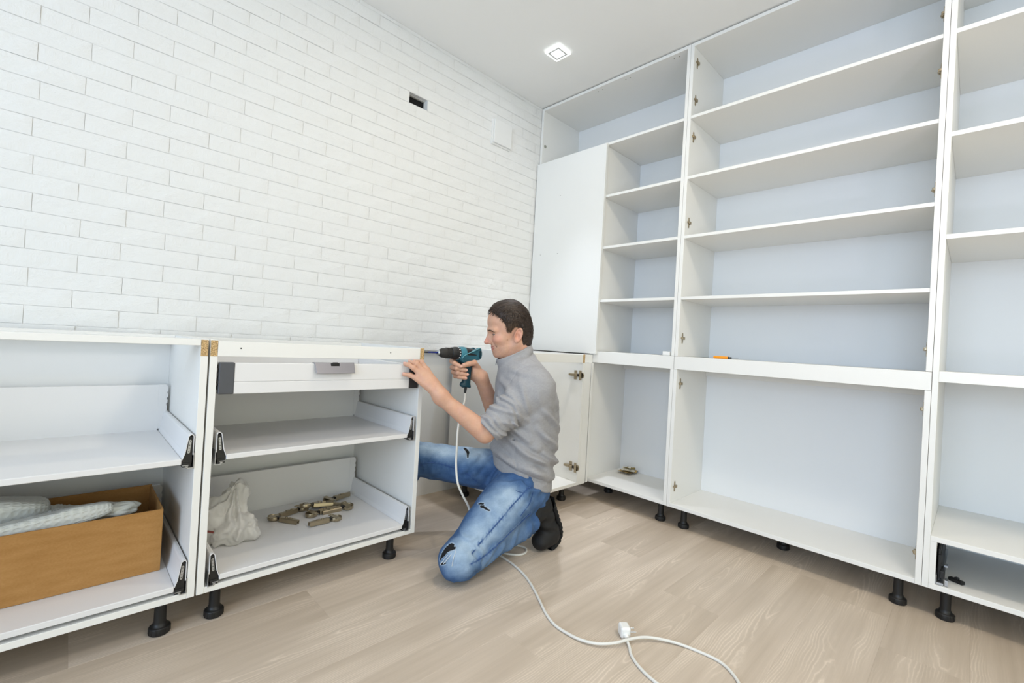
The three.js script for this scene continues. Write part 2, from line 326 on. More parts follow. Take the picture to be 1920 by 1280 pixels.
// first base cabinet: two drawers without fronts, the lower one holds a carton
const base1 = thing('base_cabinet', 'low white drawer cabinet whose lower drawer holds a brown cardboard box', 'cabinet', [-0.218, 0, -1.75]);
baseZ(base1, -0.72, 0.284);
part('front_stretcher', box(-0.702, 0.266, 0.796, 0.8133, ZF - 0.10, ZF - 0.001), M.white, base1);
part('rear_stretcher', box(-0.702, 0.266, 0.796, 0.8133, ZB + 0.006, ZB + 0.09), M.white, base1);
drawer(base1, -0.69, 0.237, 0.4715); drawer(base1, -0.69, 0.237, 0.127);
for (const [x, z] of [[0.218, -1.546], [-0.65, -1.546], [0.218, -1.94], [-0.65, -1.94]]) part('leg', legGeo(x, z), M.black, base1);
// second base cabinet: the one being drilled
const base2 = thing('base_cabinet', 'low white cabinet being drilled, one closed drawer above two drawers without fronts', 'cabinet', [0.639, 0, -1.75]);
baseZ(base2, 0.2885, 0.992, 0.7);
railZ(base2, 0.3065, 0.974, [0.364, 0.847]);
drawer(base2, 0.342, 0.936, 0.4715); drawer(base2, 0.342, 0.936, 0.1275);
for (const [x, z] of [[0.346, -1.546], [0.926, -1.556], [0.346, -1.94], [0.926, -1.94]]) part('leg', legGeo(x, z), M.black, base2);
{ // top drawer with its metal front, end caps and grey grip clip
  const d = node('drawer', base2), z0 = -1.955;
  part('drawer_bottom', box(0.335, 0.943, 0.664, 0.678, z0, -1.506, 0.001), M.drawerWhite, d);
  part('drawer_back', box(0.335, 0.943, 0.664, 0.745, z0, z0 + 0.012, 0.001), M.drawerWhite, d);
  for (const [x, s] of [[0.317, 1], [0.962, -1]]) part('drawer_side', box(Math.min(x, x + s * 0.018), Math.max(x, x + s * 0.018), 0.664, 0.7485, z0, -1.506, 0.004), M.drawerWhite, d);
  part('drawer_front', [box(0.35, 0.9295, 0.6595, 0.6945, -1.507, -1.4895, 0.002), box(0.35, 0.9295, 0.6945, 0.7495, -1.507, -1.4902, 0.0022)], M.drawerWhite, d);
  part('end_cap', box(0.3115, 0.3505, 0.6595, 0.7505, -1.508, -1.4885, 0.003), M.capGrey, d);
  part('end_cap', box(0.929, 0.9685, 0.6595, 0.7505, -1.508, -1.4885, 0.003), std('#2b2b2d', 0.55), d);
  const mech = []; for (const yy of [0.672, 0.69, 0.712, 0.733]) mech.push(box(0.3085, 0.3135, yy, yy + 0.011, -1.506, -1.493, 0.001));
  part('front_fixing', mech, M.black, d);
  const g = node('grip', d);
  const s = new THREE.Shape(); s.setFromPoints([[-0.066, 0], [0.066, 0], [0.064, -0.037], [-0.0635, -0.037]].map(p => new THREE.Vector2(...p)));
  const hole = new THREE.Path([[-0.015, -0.0015], [-0.015, -0.0125], [0.015, -0.0125], [0.015, -0.0015]].map(p => new THREE.Vector2(...p))); s.holes.push(hole);
  part('grip_plate', [new THREE.ExtrudeGeometry(s, { depth: 0.0016, bevelEnabled: true, bevelSize: 0.0005, bevelThickness: 0.0005, bevelSegments: 1 }).rotateX(-0.42).rotateZ(0.012).translate(0.6405, 0.7525, -1.488), box(0.5745, 0.7065, 0.7495, 0.7525, -1.508, -1.487, 0.0008)], M.handleGrey, g);
  part('grip_clip', [box(0.627, 0.654, 0.7405, 0.7515, -1.4895, -1.4835, 0.001), box(0.632, 0.649, 0.745, 0.7545, -1.486, -1.4815, 0.001)], M.black, g);
}
// corner base cabinet, open front
const base3 = thing('base_cabinet', 'low open white corner cabinet behind the kneeling man, with two hinges on its side', 'cabinet', [1.8, 0, -1.75]);
baseZ(base3, 1.52, 2.031, 0.8);
railZ(base3, 1.538, 2.013, []);
part('corner_filler', box(2.032, 2.086, 0.1, 0.767, ZF - 0.018, ZF, 0.001), M.white, base3);
part('corner_filler', box(2.0325, 2.1255, 0.7672, 0.8125, ZF - 0.036, ZF - 0.02, 0.001), M.white, base3);
part('corner_filler', box(2.1, 2.1165, 0.1, 0.767, ZF - 0.045, ZF - 0.004, 0.001), M.white, base3);
for (const [x, z] of [[1.78, -1.56], [2.0, -1.582], [1.6, -1.94], [2.0, -1.94]]) part('leg', legGeo(x, z), M.black, base3);

function tallBase(t, z0, z1, legs) {
  const xf = XF, xb = 2.492;
  part('bottom_panel', box(xf + 0.0005, xb, 0.1, 0.1175, z0 + 0.017, z1 - 0.017), M.white, t);
  part('back_panel', box(xb - 0.005, xb, 0.1175, 0.815, z0 + 0.017, z1 - 0.017, 0.0006), M.backWhite, t);
  part('side_panel', box(xf, xb, 0.1, 0.7695, z0, z0 + 0.017), M.white, t);
  part('side_panel', box(xf, xb, 0.1, 0.7695, z1 - 0.017, z1), M.white, t);
  part('rear_rail', box(xb - 0.025, xb - 0.005, 0.735, 0.8155, z0 + 0.017, z1 - 0.017), M.white, t);
  part('front_rail', box(xf - 0.0005, xf + 0.0155, 0.77, 0.8335, z0 + 0.0004, z1 - 0.0004), M.white, t);
  for (const [x, z] of legs) part('leg', legGeo(x, z), M.black, t);
}
const base4 = thing('base_cabinet', 'low open white cabinet in the corner run, paper scrap on its floor', 'cabinet', [2.31, 0, -1.28]);
tallBase(base4, -1.537, -1.0325, [[2.19, -1.089], [2.342, -1.50]]);
{ const g = box(XF - 0.002, XF + 0.012, 0.77, 0.833, -1.539, -1.5372, 0.0003), p = g.attributes.position, uv = g.attributes.uv; for (let i = 0; i < p.count; i++) uv.setXY(i, p.getX(i) * 9, p.getY(i) * 9); part('raw_edge', g, M.chip, base4).userData.label = 'raw chipboard edge'; }
const base5 = thing('base_cabinet', 'wide low open white cabinet below the shelves with the orange screwdriver', 'cabinet', [2.31, 0, -0.567]);
tallBase(base5, -1.0315, -0.1025, [[2.19, -0.968], [2.171, -0.164], [2.336, -0.573]]);

// hinge mounting plate on a side panel that faces along z (s = +1 faces +z)
function plateGeo(x, y, z, s) {
  const w = lathe([[0.0001, 0.0025], [0.0055, 0.0022], [0.0062, 0]], 14).rotateX(Math.PI / 2).scale(1, 2.1, 1);
  return merge([w.clone().translate(0, 0.0135, 0), w.clone().translate(0, -0.0135, 0), box(-0.008, 0.014, -0.0065, 0.0065, 0, 0.0085, 0.0015), box(-0.016, -0.004, -0.003, 0.005, 0, 0.006, 0.001), cyl(V(0.004, 0.001, 0.006), V(0.004, 0.001, 0.0105), 0.0042, 0.0036, 10), box(-0.0055, 0.0055, -0.025, 0.025, 0, 0.0018, 0.0006)]).rotateX(s < 0 ? Math.PI : 0).translate(x, y, z);
}
const ySH = [2.0105, 1.714, 1.4235, 1.1245];
function shelfUnit(t, z0, z1, { xb = XB, yBot = 0.8165, shelves = ySH, th = 0.0145, botT = 0.0175, botX = XF + 0.016, sideY = 0.8345 }) {
  part('side_panel', box(XF, xb, sideY, 2.3685, z0, z0 + 0.0165), M.white, t);
  part('side_panel', box(XF, xb, sideY, 2.3685, z1 - 0.0165, z1), M.white, t);
  part('top_panel', box(XF, xb, 2.3525, 2.3685, z0 + 0.0165, z1 - 0.0165), M.white, t);
  if (botT) part('bottom_panel', box(botX, xb, yBot, yBot + botT, z0 + 0.0165, z1 - 0.0165), M.white, t);
  part('back_panel', box(xb, xb + 0.006, yBot, 2.3685, z0, z1, 0.0006), M.backWhite, t);
  for (const y of shelves) part('shelf', box(XF + 0.0008, xb, y - th, y, z0 + 0.0165, z1 - 0.0165), M.white, t);
}
const unit1 = thing('shelf_unit', 'tall white shelf unit in the corner, partly closed by a plain white door', 'shelf unit', [2.31, 0.8165, -1.52]);
shelfUnit(unit1, -2.0115, -1.0325, {});
part('side_panel', box(XF + 0.001, XB, 0.8345, 1.9955, -1.512, -1.4955), M.white, unit1);
part('door', box(2.1085, 2.1265, 0.8185, 2.0015, -2.008, -1.4835, 0.0012), std('#ebebe8', 0.3), unit1);
{
  const d = []; for (const [x, z] of [[2.158, -1.134], [2.158, -1.106], [2.159, -1.417], [2.159, -1.389], [2.161, -1.602], [2.16, -1.571]]) d.push(cyl(V(x, 2.3526, z), V(x, 2.3518, z), 0.0032, 0.0032, 8));
  part('drill_holes', d, std('#8d8a7c', 0.8), unit1);
  const e = []; for (const [y, z] of [[1.767, -1.802], [1.413, -1.801], [1.417, -1.941]]) e.push(cyl(V(2.109, y, z), V(2.1079, y, z), 0.0022, 0.0022, 8));
  part('screw_tip', e, std('#77756f', 0.6), unit1);
  part('lift_fitting', [cyl(V(2.154, 2.132, -1.9955), V(2.154, 2.132, -1.9905), 0.0105, 0.009, 16), cyl(V(2.154, 2.132, -1.991), V(2.154, 2.132, -1.9885), 0.004, 0.004, 10)], std('#aaa89c', 0.4, { metalness: 0.5 }), unit1);
  part('lift_fitting', [cyl(V(2.15, 2.113, -1.0488), V(2.15, 2.113, -1.0555), 0.008, 0.007, 14)], std('#aaa89c', 0.4, { metalness: 0.5 }), unit1);
}
const unit2 = thing('shelf_unit', 'wide tall white shelf unit of five bays, above the low cabinets', 'shelf unit', [2.31, 0.8165, -0.567]);
shelfUnit(unit2, -1.0315, -0.1025, {});
for (const y of [2.285, 2.101, 1.918, 1.494, 0.923]) part('hinge_plate', plateGeo(2.168, y, -1.015, 1), M.nickel, unit2);
for (const y of [2.085, 1.885, 1.47, 0.912]) part('hinge_plate', plateGeo(2.140, y, -0.119, -1), M.nickel, unit2);
for (const y of [0.699, 0.193]) part('hinge_plate', plateGeo(2.17, y, -1.0145, 1), M.nickel, base5);
for (const y of [0.703, 0.205]) part('hinge_plate', plateGeo(2.142, y, -0.1195, -1), M.nickel, base5);
const unit3 = thing('shelf_unit', 'deep full-height white shelf unit at the picture edge, drawer runner in its lowest bay', 'shelf unit', [2.39, 0, 0.4]);
shelfUnit(unit3, -0.1015, 0.9, { xb: 2.63, yBot: 0.1, shelves: [2.0135, 1.6585, 1.3065], th: 0.0165, botT: 0.0175, botX: XF, sideY: 0.1 });
part('shelf', box(XF + 0.0008, 2.63, 0.8015, 0.838, -0.085, 0.8835), M.white, unit3);
part('shelf', box(XF + 0.0008, 2.63, 0.26, 0.2775, -0.085, 0.8835), M.white, unit3);
part('inner_panel', box(XF + 0.001, 2.60, 0.1175, 0.26, -0.085, -0.0685), M.white, unit3);
for (const [x, z] of [[2.172, -0.041], [2.172, 0.8], [2.58, -0.04], [2.58, 0.8]]) part('leg', legGeo(x, z), M.black, unit3);
{
  const r = node('drawer_runner', unit3);
  part('rail', [box(2.135, 2.56, 0.1185, 0.126, -0.068, -0.048, 0.001), box(2.135, 2.56, 0.126, 0.150, -0.068, -0.065, 0.001)], M.steel, r);
  part('carriage', [box(2.150, 2.56, 0.128, 0.215, -0.064, -0.056, 0.002), box(2.142, 2.2, 0.14, 0.165, -0.058, -0.046, 0.002), box(2.15, 2.30, 0.215, 0.235, -0.064, -0.058, 0.002)], M.black, r);
  part('latch', [box(2.138, 2.165, 0.119, 0.138, -0.046, -0.036, 0.0015), box(2.19, 2.215, 0.165, 0.172, -0.05, -0.04, 0.001)], M.steel, r);
}
tag(part('drawer_clip', [box(-0.02, 0.02, 0, 0.012, -0.008, 0.008, 0.002), box(-0.006, 0.004, 0.012, 0.018, -0.006, 0.006, 0.001)].map(g => g.rotateY(1.1).translate(2.215, 0.1176, -0.018)), M.black, scene), 'small black plastic clip lying by the drawer runner', 'fitting');

// ---------------------------------------------------------------- hinges
function hingeGeo() { // concealed hinge: arm along -x, cup towards +x, resting on y = 0
  const cs = new THREE.Shape([[-0.0085, 0], [-0.0085, 0.010], [-0.0065, 0.0125], [0.0065, 0.0125], [0.0085, 0.010], [0.0085, 0], [0.007, 0], [0.007, 0.0095], [-0.007, 0.0095], [-0.007, 0]].map(p => new THREE.Vector2(...p)));
  const arm = new THREE.ExtrudeGeometry(cs, { depth: 0.058, bevelEnabled: false }).rotateY(-Math.PI / 2).translate(0.006, 0.001, 0);
  { const p = arm.attributes.position; for (let i = 0; i < p.count; i++) { const k = 1 - 0.32 * sstep(-0.02, -0.052, p.getX(i)); p.setZ(i, p.getZ(i) * k); } }
  const arms = merge([arm, box(-0.03, -0.018, 0.0125, 0.0155, -0.004, 0.004, 0.0008), cyl(V(-0.012, 0.012, 0), V(-0.012, 0.0155, 0), 0.0036, 0.0036, 8)]);
  const cup = merge([lathe([[0.0001, 0.0], [0.015, 0.0], [0.0172, 0.0022], [0.0172, 0.0112], [0.0155, 0.0112], [0.0152, 0.0035], [0.0001, 0.003]], 24).translate(0.030, 0, 0), box(0.019, 0.034, 0.0108, 0.0124, -0.0265, 0.0265, 0.0006)]);
  const link = merge([box(0.002, 0.027, 0.006, 0.012, -0.006, 0.006, 0.001), cyl(V(0.022, 0.010, -0.007), V(0.022, 0.010, 0.007), 0.0022)]);
  const screw = merge([cyl(V(0.028, 0.0123, 0.021), V(0.028, 0.0132, 0.021), 0.0035, 0.0032, 10), cyl(V(0.028, 0.0123, -0.021), V(0.028, 0.0132, -0.021), 0.0035, 0.0032, 10)]);
  return { arms, cup, link, screw };
}
const HG = hingeGeo(), darkMetal = std('#2a2622', 0.4, { metalness: 0.5 });
const hinge0 = thing('cabinet_hinge', 'x', 'hinge');
mesh('arm', HG.arms, M.nickel, hinge0); mesh('cup', HG.cup, M.nickel, hinge0); mesh('link', HG.link, darkMetal, hinge0); mesh('screw', HG.screw, M.nickel, hinge0);
const HY = 0.143, hinges = [ // x, y, z, turn, tilt, label
  [0.600, 0, -1.772, 2.15, 0.10, 'loose metal hinge closest to the plastic bag, apart from the heap'],
  [0.722, 0, -1.672, 0.10, -0.06, 'loose metal hinge lying alone at the front of the drawer, apart from the heap'],
  [0.806, 0, -1.757, 0.0, 0.12, 'loose metal hinge at the right end of the heap, closest to the drawer side'],
  [0.845, 0.004, -1.872, 3.35, 0.0, 'loose metal hinge at the back of the heap, nearest the drawer back'],
  [0.738, 0.0, -1.765, 3.25, 0.05, 'loose metal hinge at the front of the heap, long arm seen from the side'],
  [0.735, 0.012, -1.812, 2.95, 0.22, 'loose metal hinge on top of the middle of the heap'],
  [0.664, 0, -1.832, 0.35, -0.05, 'loose metal hinge at the left end of the heap, cup opening upward'],
  [0.785, 0.0, -1.825, 2.6, 0.1, 'loose metal hinge in the heap, under the one at the back'],
];
hinges.forEach(([x, dy, z, turn, tilt, label], i) => {
  const o = i ? hinge0.clone() : hinge0; if (i) { o.name = numbered('cabinet_hinge'); scene.add(o); }
  o.position.set(x, HY + dy + Math.abs(tilt) * 0.012, z); o.rotation.set(tilt, turn, tilt * 0.4, 'YXZ'); o.scale.setScalar(1.26);
  tag(o, label, 'hinge', 'loose hinges in the lowest drawer');
});
for (const y of [0.698, 0.196]) { // two hinges fitted inside the corner cabinet, cups towards the front
  const h = node('hinge', base3); const w = worldOf(base3); h.position.set(2.0125 - w.x, y - w.y, -1.525 - w.z);
  const q = new THREE.Quaternion().setFromRotationMatrix(new THREE.Matrix4().makeBasis(V(0, 0, 1), V(-1, 0, 0), V(0, -1, 0)));
  h.quaternion.copy(q);
  mesh('arm', HG.arms, M.nickel, h); mesh('cup', HG.cup, M.nickel, h); mesh('link', HG.link, darkMetal, h);
  mesh('mounting_plate', box(-0.022, -0.004, 0, 0.003, -0.025, 0.025, 0.001), M.nickel, h);
}

// ---------------------------------------------------------------- small things on the shelves
{
  const y = 0.834, t = thing('screwdriver', 'small screwdriver with an orange handle lying on the long white ledge', 'screwdriver', [2.16, y, -0.815]);
  const r = 0.0062, axis = g => g.rotateX(Math.PI / 2);
  const hs = new THREE.Shape(); for (let k = 0; k < 24; k++) { const a = k / 24 * 6.2832, q = r * (1 + 0.06 * Math.cos(6 * a)); hs[k ? 'lineTo' : 'moveTo'](q * Math.cos(a), q * Math.sin(a)); }
  mesh('handle', new THREE.ExtrudeGeometry(hs, { depth: 0.062, bevelEnabled: true, bevelSize: 0.001, bevelThickness: 0.0015, bevelSegments: 2, bevelOffset: -0.001 }).translate(0, 0.0066, -0.038), std('#f59a0c', 0.35), t);
  mesh('collar', axis(lathe([[0.0001, 0], [0.0052, 0], [0.0056, 0.002], [0.0036, 0.007], [0.0044, 0.010], [0.0036, 0.015], [0.0001, 0.015]], 16)).translate(0, 0.0066, 0.025), M.black, t);
  mesh('shaft', [0].map(() => axis(lathe([[0.0001, 0], [0.0016, 0], [0.0016, 0.026], [0.0008, 0.031], [0.0001, 0.031]], 10)).translate(0, 0.0066, 0.039))[0], M.steel, t);
  const b = thing('plastic_block', 'small white plastic block on the ledge between the shelf units', 'block', [2.134, 0.8338, -1.076]);
  mesh('block_body', box(-0.006, 0.012, 0, 0.021, -0.019, 0.019, 0.003), std('#f6f6f4', 0.3), b);
  mesh('block_lip', box(-0.0068, -0.0058, 0.0, 0.005, -0.016, 0.016, 0.0004), std('#e2e2df', 0.3), b);
}
{ // crumpled paper scrap, three torn layers
  const paper = (w, d, s, c) => { const g = new THREE.PlaneGeometry(w, d, 14, 14).rotateX(-Math.PI / 2), p = g.attributes.position; for (let i = 0; i < p.count; i++) { const x = p.getX(i), z = p.getZ(i); p.setXYZ(i, x * (1 + 0.15 * N(z * 30, s, 1)), 0.006 + 0.010 * Math.abs(N(x * 26, z * 26, s)) + 0.03 * Math.pow(Math.abs(x) / w, 2), z * (1 + 0.2 * N(x * 30, s, 2))); } g.computeVertexNormals(); return mesh('paper_layer', g, std(c, 0.8, { side: THREE.DoubleSide }), t); };
  const t = thing('paper_scrap', 'crumpled yellow and white paper scrap on the floor of the corner cabinet', 'paper', [2.435, 0.1178, -1.43]);
  paper(0.12, 0.09, 1, '#b79a5e'); const q = paper(0.095, 0.075, 2, '#e9e4d3'); q.position.y = 0.006; q.rotation.y = 0.5; const w = paper(0.06, 0.05, 3, '#8e7c4a'); w.position.set(0.03, 0.01, -0.01);
  const g = new THREE.PlaneGeometry(0.04, 0.02, 6, 4).rotateX(-Math.PI / 2); const p = g.attributes.position; for (let i = 0; i < p.count; i++) p.setY(i, 0.002 + 0.006 * Math.abs(N(p.getX(i) * 60, p.getZ(i) * 60, 3))); g.computeVertexNormals();
  tag(mesh('paper_scrap_001', g.translate(2.462, 0.1155, -1.748), std('#a98a55', 0.8, { side: THREE.DoubleSide }), scene), 'tiny brown paper shred at the inner end of the corner cabinet', 'paper');
}
{ // cardboard carton with bubble-wrapped pieces
  const t = thing('cardboard_box', 'open brown cardboard box in the lowest drawer beneath the white shelf', 'box', [-0.16, 0.1432, -1.74]);
  const card = tex(256, 256, (u, v, x, y) => { const a = 9 * N(x * 0.045, y * 0.045, 2) + 5 * N(x * 0.9, y * 0.12, 3) + 6 * N(x * 0.5, y * 0.5, 8); return [170 + a, 124 + a, 68 + a]; });
  const cm = std('#ffffff', 0.85, { map: card }), x0 = -0.55, x1 = 0.221, y0 = 0.1432, y1 = 0.319, z1 = -1.616, z0 = -1.875, k = 0.005;
  part('front_panel', box(x0, x1, y0, y1, z1 - k, z1, 0.0012), cm, t); part('back_panel', box(x0, x1, y0, y1 + 0.004, z0, z0 + k, 0.0012), cm, t);
  part('end_panel', box(x1 - k, x1, y0, y1 + 0.002, z0 + k, z1 - k, 0.0012), cm, t); part('end_panel', box(x0, x0 + k, y0, y1, z0 + k, z1 - k, 0.0012), cm, t);
  part('bottom_panel', box(x0 + k, x1 - k, y0, y0 + k, z0 + k, z1 - k, 0.001), cm, t);
  const bub = tex(128, 128, (u, v) => { const f = (a, b) => { const dx = ((u * 8 + a) % 1) - 0.5, dy = ((v * 8 + b) % 1) - 0.5; return Math.max(0, 1 - (dx * dx + dy * dy) * 6); }; const g = 60 + 190 * f(0, 0); return [g, g, g]; }, false);
  const wrap = new THREE.MeshPhysicalMaterial({ color: '#d9dcd8', roughness: 0.28, clearcoat: 0.6, clearcoatRoughness: 0.2, bumpMap: bub, bumpScale: 0.0015, side: THREE.DoubleSide });
  const bundle = (w, h, d, s, rough) => { const g = new RoundedBoxGeometry(w, h, d, 8, Math.min(h, d) * 0.34), p = g.attributes.position, uv = g.attributes.uv; const pos = []; for (let i = 0; i < p.count; i++) { const x = p.getX(i), y = p.getY(i), z = p.getZ(i), q = 1 + rough * (N(x * 13, y * 25 + s, z * 25) + 0.5 * N(x * 40, y * 50, z * 50 + s)); p.setXYZ(i, x, y * q, z * q); uv.setXY(i, x * 10, (y + z) * 10); } g.computeVertexNormals(); return g; };
  const subdiv = (w, h, d, s, rough) => { const a = new THREE.CapsuleGeometry(0.5, 1, 10, 40, 60), p = a.attributes.position, uv = a.attributes.uv; for (let i = 0; i < p.count; i++) { let x = p.getX(i), y = p.getY(i), z = p.getZ(i); const n = 1 + rough * (N(y * 7 + s, x * 3, z * 3) + 0.6 * N(y * 19, x * 6 + s, z * 6)); const sq = v => Math.sign(v) * Math.pow(Math.abs(v) * 2, 0.55) * 0.5; p.setXYZ(i, y * w / 2 * 1, sq(x) * h * n, sq(z) * d * n); uv.setXY(i, uv.getX(i) * 3, uv.getY(i) * w * 9); } a.computeVertexNormals(); return a; };
  const b1 = thing('bubble_wrap_bundle', 'flat bubble-wrapped bar leaning against the front edge inside the cardboard box', 'bundle', [-0.085, 0.312, -1.654]);
  mesh('wrapped_bar', subdiv(0.40, 0.050, 0.034, 3, 0.07).rotateZ(0.13), wrap, b1);
  mesh('wrapped_end', (() => { const g = new THREE.SphereGeometry(0.04, 40, 30), p = g.attributes.position; for (let i = 0; i < p.count; i++) { const v = V(p.getX(i), p.getY(i), p.getZ(i)); v.multiplyScalar(1 + 0.35 * N(v.x * 40, v.y * 40, v.z * 40)); p.setXYZ(i, v.x * 1.3, v.y * 0.6, v.z * 0.6); } g.computeVertexNormals(); return g.translate(0.205, 0.004, -0.03); })(), wrap, b1);
  const b2 = thing('bubble_wrap_bundle', 'thick bubble-wrapped roll behind the flat bar in the cardboard box', 'bundle', [-0.26, 0.342, -1.752]);
  mesh('wrapped_roll', subdiv(0.50, 0.080, 0.1, 9, 0.10).rotateZ(-0.05), wrap, b2);
  mesh('wrapped_end', subdiv(0.17, 0.045, 0.07, 5, 0.18).rotateZ(-0.16).translate(0.235, -0.030, 0.0), wrap, b2);
}

// ---------------------------------------------------------------- fields: distance functions meshed with surface nets
const smin = (a, b, k) => { const h = Math.max(k - Math.abs(a - b), 0) / k; return Math.min(a, b) - h * h * k * 0.25; };
const smax = (a, b, k) => -smin(-a, -b, k);
function capD(x, y, z, a, b, ra, rb) {
  const dx = b.x - a.x, dy = b.y - a.y, dz = b.z - a.z, px = x - a.x, py = y - a.y, pz = z - a.z;
  const t = clamp((px * dx + py * dy + pz * dz) / (dx * dx + dy * dy + dz * dz), 0, 1), r = ra + (rb - ra) * t;
  return Math.hypot(px - dx * t, py - dy * t, pz - dz * t) - r;
}
const ellD = (x, y, z, cx, cy, cz, rx, ry, rz) => { const a = (x - cx) / rx, b = (y - cy) / ry, c = (z - cz) / rz, k0 = Math.hypot(a, b, c), k1 = Math.hypot(a / rx, b / ry, c / rz); return k1 < 1e-6 ? -Math.min(rx, ry, rz) : k0 * (k0 - 1) / k1; };
function field(f, lo, hi, h, color) {
  const nx = Math.ceil((hi[0] - lo[0]) / h) + 1, ny = Math.ceil((hi[1] - lo[1]) / h) + 1, nz = Math.ceil((hi[2] - lo[2]) / h) + 1;
  const g = new Float32Array(nx * ny * nz), id = (i, j, k) => (k * ny + j) * nx + i, S = 5;
  for (let k0 = 0; k0 < nz; k0 += S) for (let j0 = 0; j0 < ny; j0 += S) for (let i0 = 0; i0 < nx; i0 += S) {
    const c = f(lo[0] + (i0 + S / 2 - 0.5) * h, lo[1] + (j0 + S / 2 - 0.5) * h, lo[2] + (k0 + S / 2 - 0.5) * h), far = Math.abs(c) > h * S * 1.35 + 0.008;
    for (let k = k0; k < Math.min(k0 + S, nz); k++) for (let j = j0; j < Math.min(j0 + S, ny); j++) for (let i = i0; i < Math.min(i0 + S, nx); i++) g[id(i, j, k)] = far ? c : f(lo[0] + i * h, lo[1] + j * h, lo[2] + k * h);
  }
  const vid = new Int32Array(nx * ny * nz).fill(-1), pos = [], ind = [];
  for (let k = 0; k < nz - 1; k++) for (let j = 0; j < ny - 1; j++) for (let i = 0; i < nx - 1; i++) {
    let m = 0, n = 0, sx = 0, sy = 0, sz = 0; const v = [];
    for (let c = 0; c < 8; c++) { const q = g[id(i + (c & 1), j + (c >> 1 & 1), k + (c >> 2))]; v.push(q); if (q < 0) m++; }
    if (m === 0 || m === 8) continue;
    for (let c = 0; c < 8; c++) for (const b of [1, 2, 4]) if (!(c & b)) { const d = c | b; if ((v[c] < 0) !== (v[d] < 0)) { const t = v[c] / (v[c] - v[d]); sx += (c & 1) + (b === 1 ? t : 0); sy += (c >> 1 & 1) + (b === 2 ? t : 0); sz += (c >> 2) + (b === 4 ? t : 0); n++; } }
    vid[id(i, j, k)] = pos.length / 3; pos.push(lo[0] + (i + sx / n) * h, lo[1] + (j + sy / n) * h, lo[2] + (k + sz / n) * h);
  }
  const quad = (a, b, c, d, flip) => { if (a < 0 || b < 0 || c < 0 || d < 0) return; flip ? ind.push(a, c, b, a, d, c) : ind.push(a, b, c, a, c, d); };
  for (let k = 1; k < nz - 1; k++) for (let j = 1; j < ny - 1; j++) for (let i = 1; i < nx - 1; i++) {
    const a = g[id(i, j, k)] < 0;
    if (a !== g[id(i + 1, j, k)] < 0) quad(vid[id(i, j - 1, k - 1)], vid[id(i, j, k - 1)], vid[id(i, j, k)], vid[id(i, j - 1, k)], !a);
    if (a !== g[id(i, j + 1, k)] < 0) quad(vid[id(i - 1, j, k - 1)], vid[id(i - 1, j, k)], vid[id(i, j, k)], vid[id(i, j, k - 1)], !a);
    if (a !== g[id(i, j, k + 1)] < 0) quad(vid[id(i - 1, j - 1, k)], vid[id(i, j - 1, k)], vid[id(i, j, k)], vid[id(i - 1, j, k)], !a);
  }
  const geo = new THREE.BufferGeometry(); geo.setAttribute('position', new THREE.Float32BufferAttribute(pos, 3)); geo.setIndex(ind); geo.computeVertexNormals();
  if (color) { const c = new Float32Array(pos.length), q = new THREE.Color(), nn = geo.attributes.normal; for (let i = 0; i < pos.length; i += 3) { const s = color(pos[i], pos[i + 1], pos[i + 2], nn.array[i], nn.array[i + 1], nn.array[i + 2]); q.setRGB(s[0] / 255, s[1] / 255, s[2] / 255, THREE.SRGBColorSpace); c[i] = q.r; c[i + 1] = q.g; c[i + 2] = q.b; } geo.setAttribute('color', new THREE.BufferAttribute(c, 3)); }
  return geo;
}
const mix3 = (a, b, t) => [lerp(a[0], b[0], t), lerp(a[1], b[1], t), lerp(a[2], b[2], t)];

// crumpled plastic bag beside the hinges
{
  const t = thing('plastic_bag', 'crumpled translucent white plastic bag knotted at the top, in the lowest drawer', 'bag', [0.42, 0.1432, -1.715]);
  const f = (x, y, z) => {
    let d = ellD(x, y, z, 0.415, 0.183, -1.715, 0.078, 0.05, 0.07);
    d = smin(d, ellD(x, y, z, 0.382, 0.245, -1.735, 0.06, 0.042, 0.055), 0.03);
    d = smin(d, capD(x, y, z, V(0.425, 0.225, -1.715), V(0.438, 0.296, -1.735), 0.022, 0.036), 0.02);
    d = smin(d, capD(x, y, z, V(0.440, 0.225, -1.69), V(0.462, 0.212, -1.672), 0.018, 0.012), 0.012);
    d = smin(d, capD(x, y, z, V(0.45, 0.17, -1.69), V(0.482, 0.16, -1.678), 0.03, 0.022), 0.02);
    const a = Math.atan2(z + 1.715, x - 0.42);
    const fold = 0.006 * Math.sin(a * 8 + y * 30 + 4 * N(x * 14, y * 14, z * 14)) + 0.014 * Math.abs(N(x * 22, y * 17, z * 22)) + 0.007 * Math.abs(N(x * 55 + 3, y * 38, z * 55)) - 0.004;
    return smax(d + fold, 0.1438 - y, 0.004);
  };
  const m = new THREE.MeshPhysicalMaterial({ color: '#f1efeb', roughness: 0.36, transmission: 0.4, thickness: 0, clearcoat: 0.25, clearcoatRoughness: 0.35, side: THREE.DoubleSide });
  part('bag_body', field(f, [0.30, 0.138, -1.83], [0.52, 0.37, -1.61], 0.0028), m, t);
  const red = tex(256, 64, () => [255, 255, 255]);
  part('printed_band', (() => { const g = new THREE.PlaneGeometry(0.022, 0.007, 12, 2), p = g.attributes.position; for (let i = 0; i < p.count; i++) p.setZ(i, 0.006 * Math.sin(p.getX(i) * 90)); g.computeVertexNormals(); return g.rotateY(-0.5).translate(0.348, 0.208, -1.655); })(), std('#8d4038', 0.6, { side: THREE.DoubleSide }), t);
}

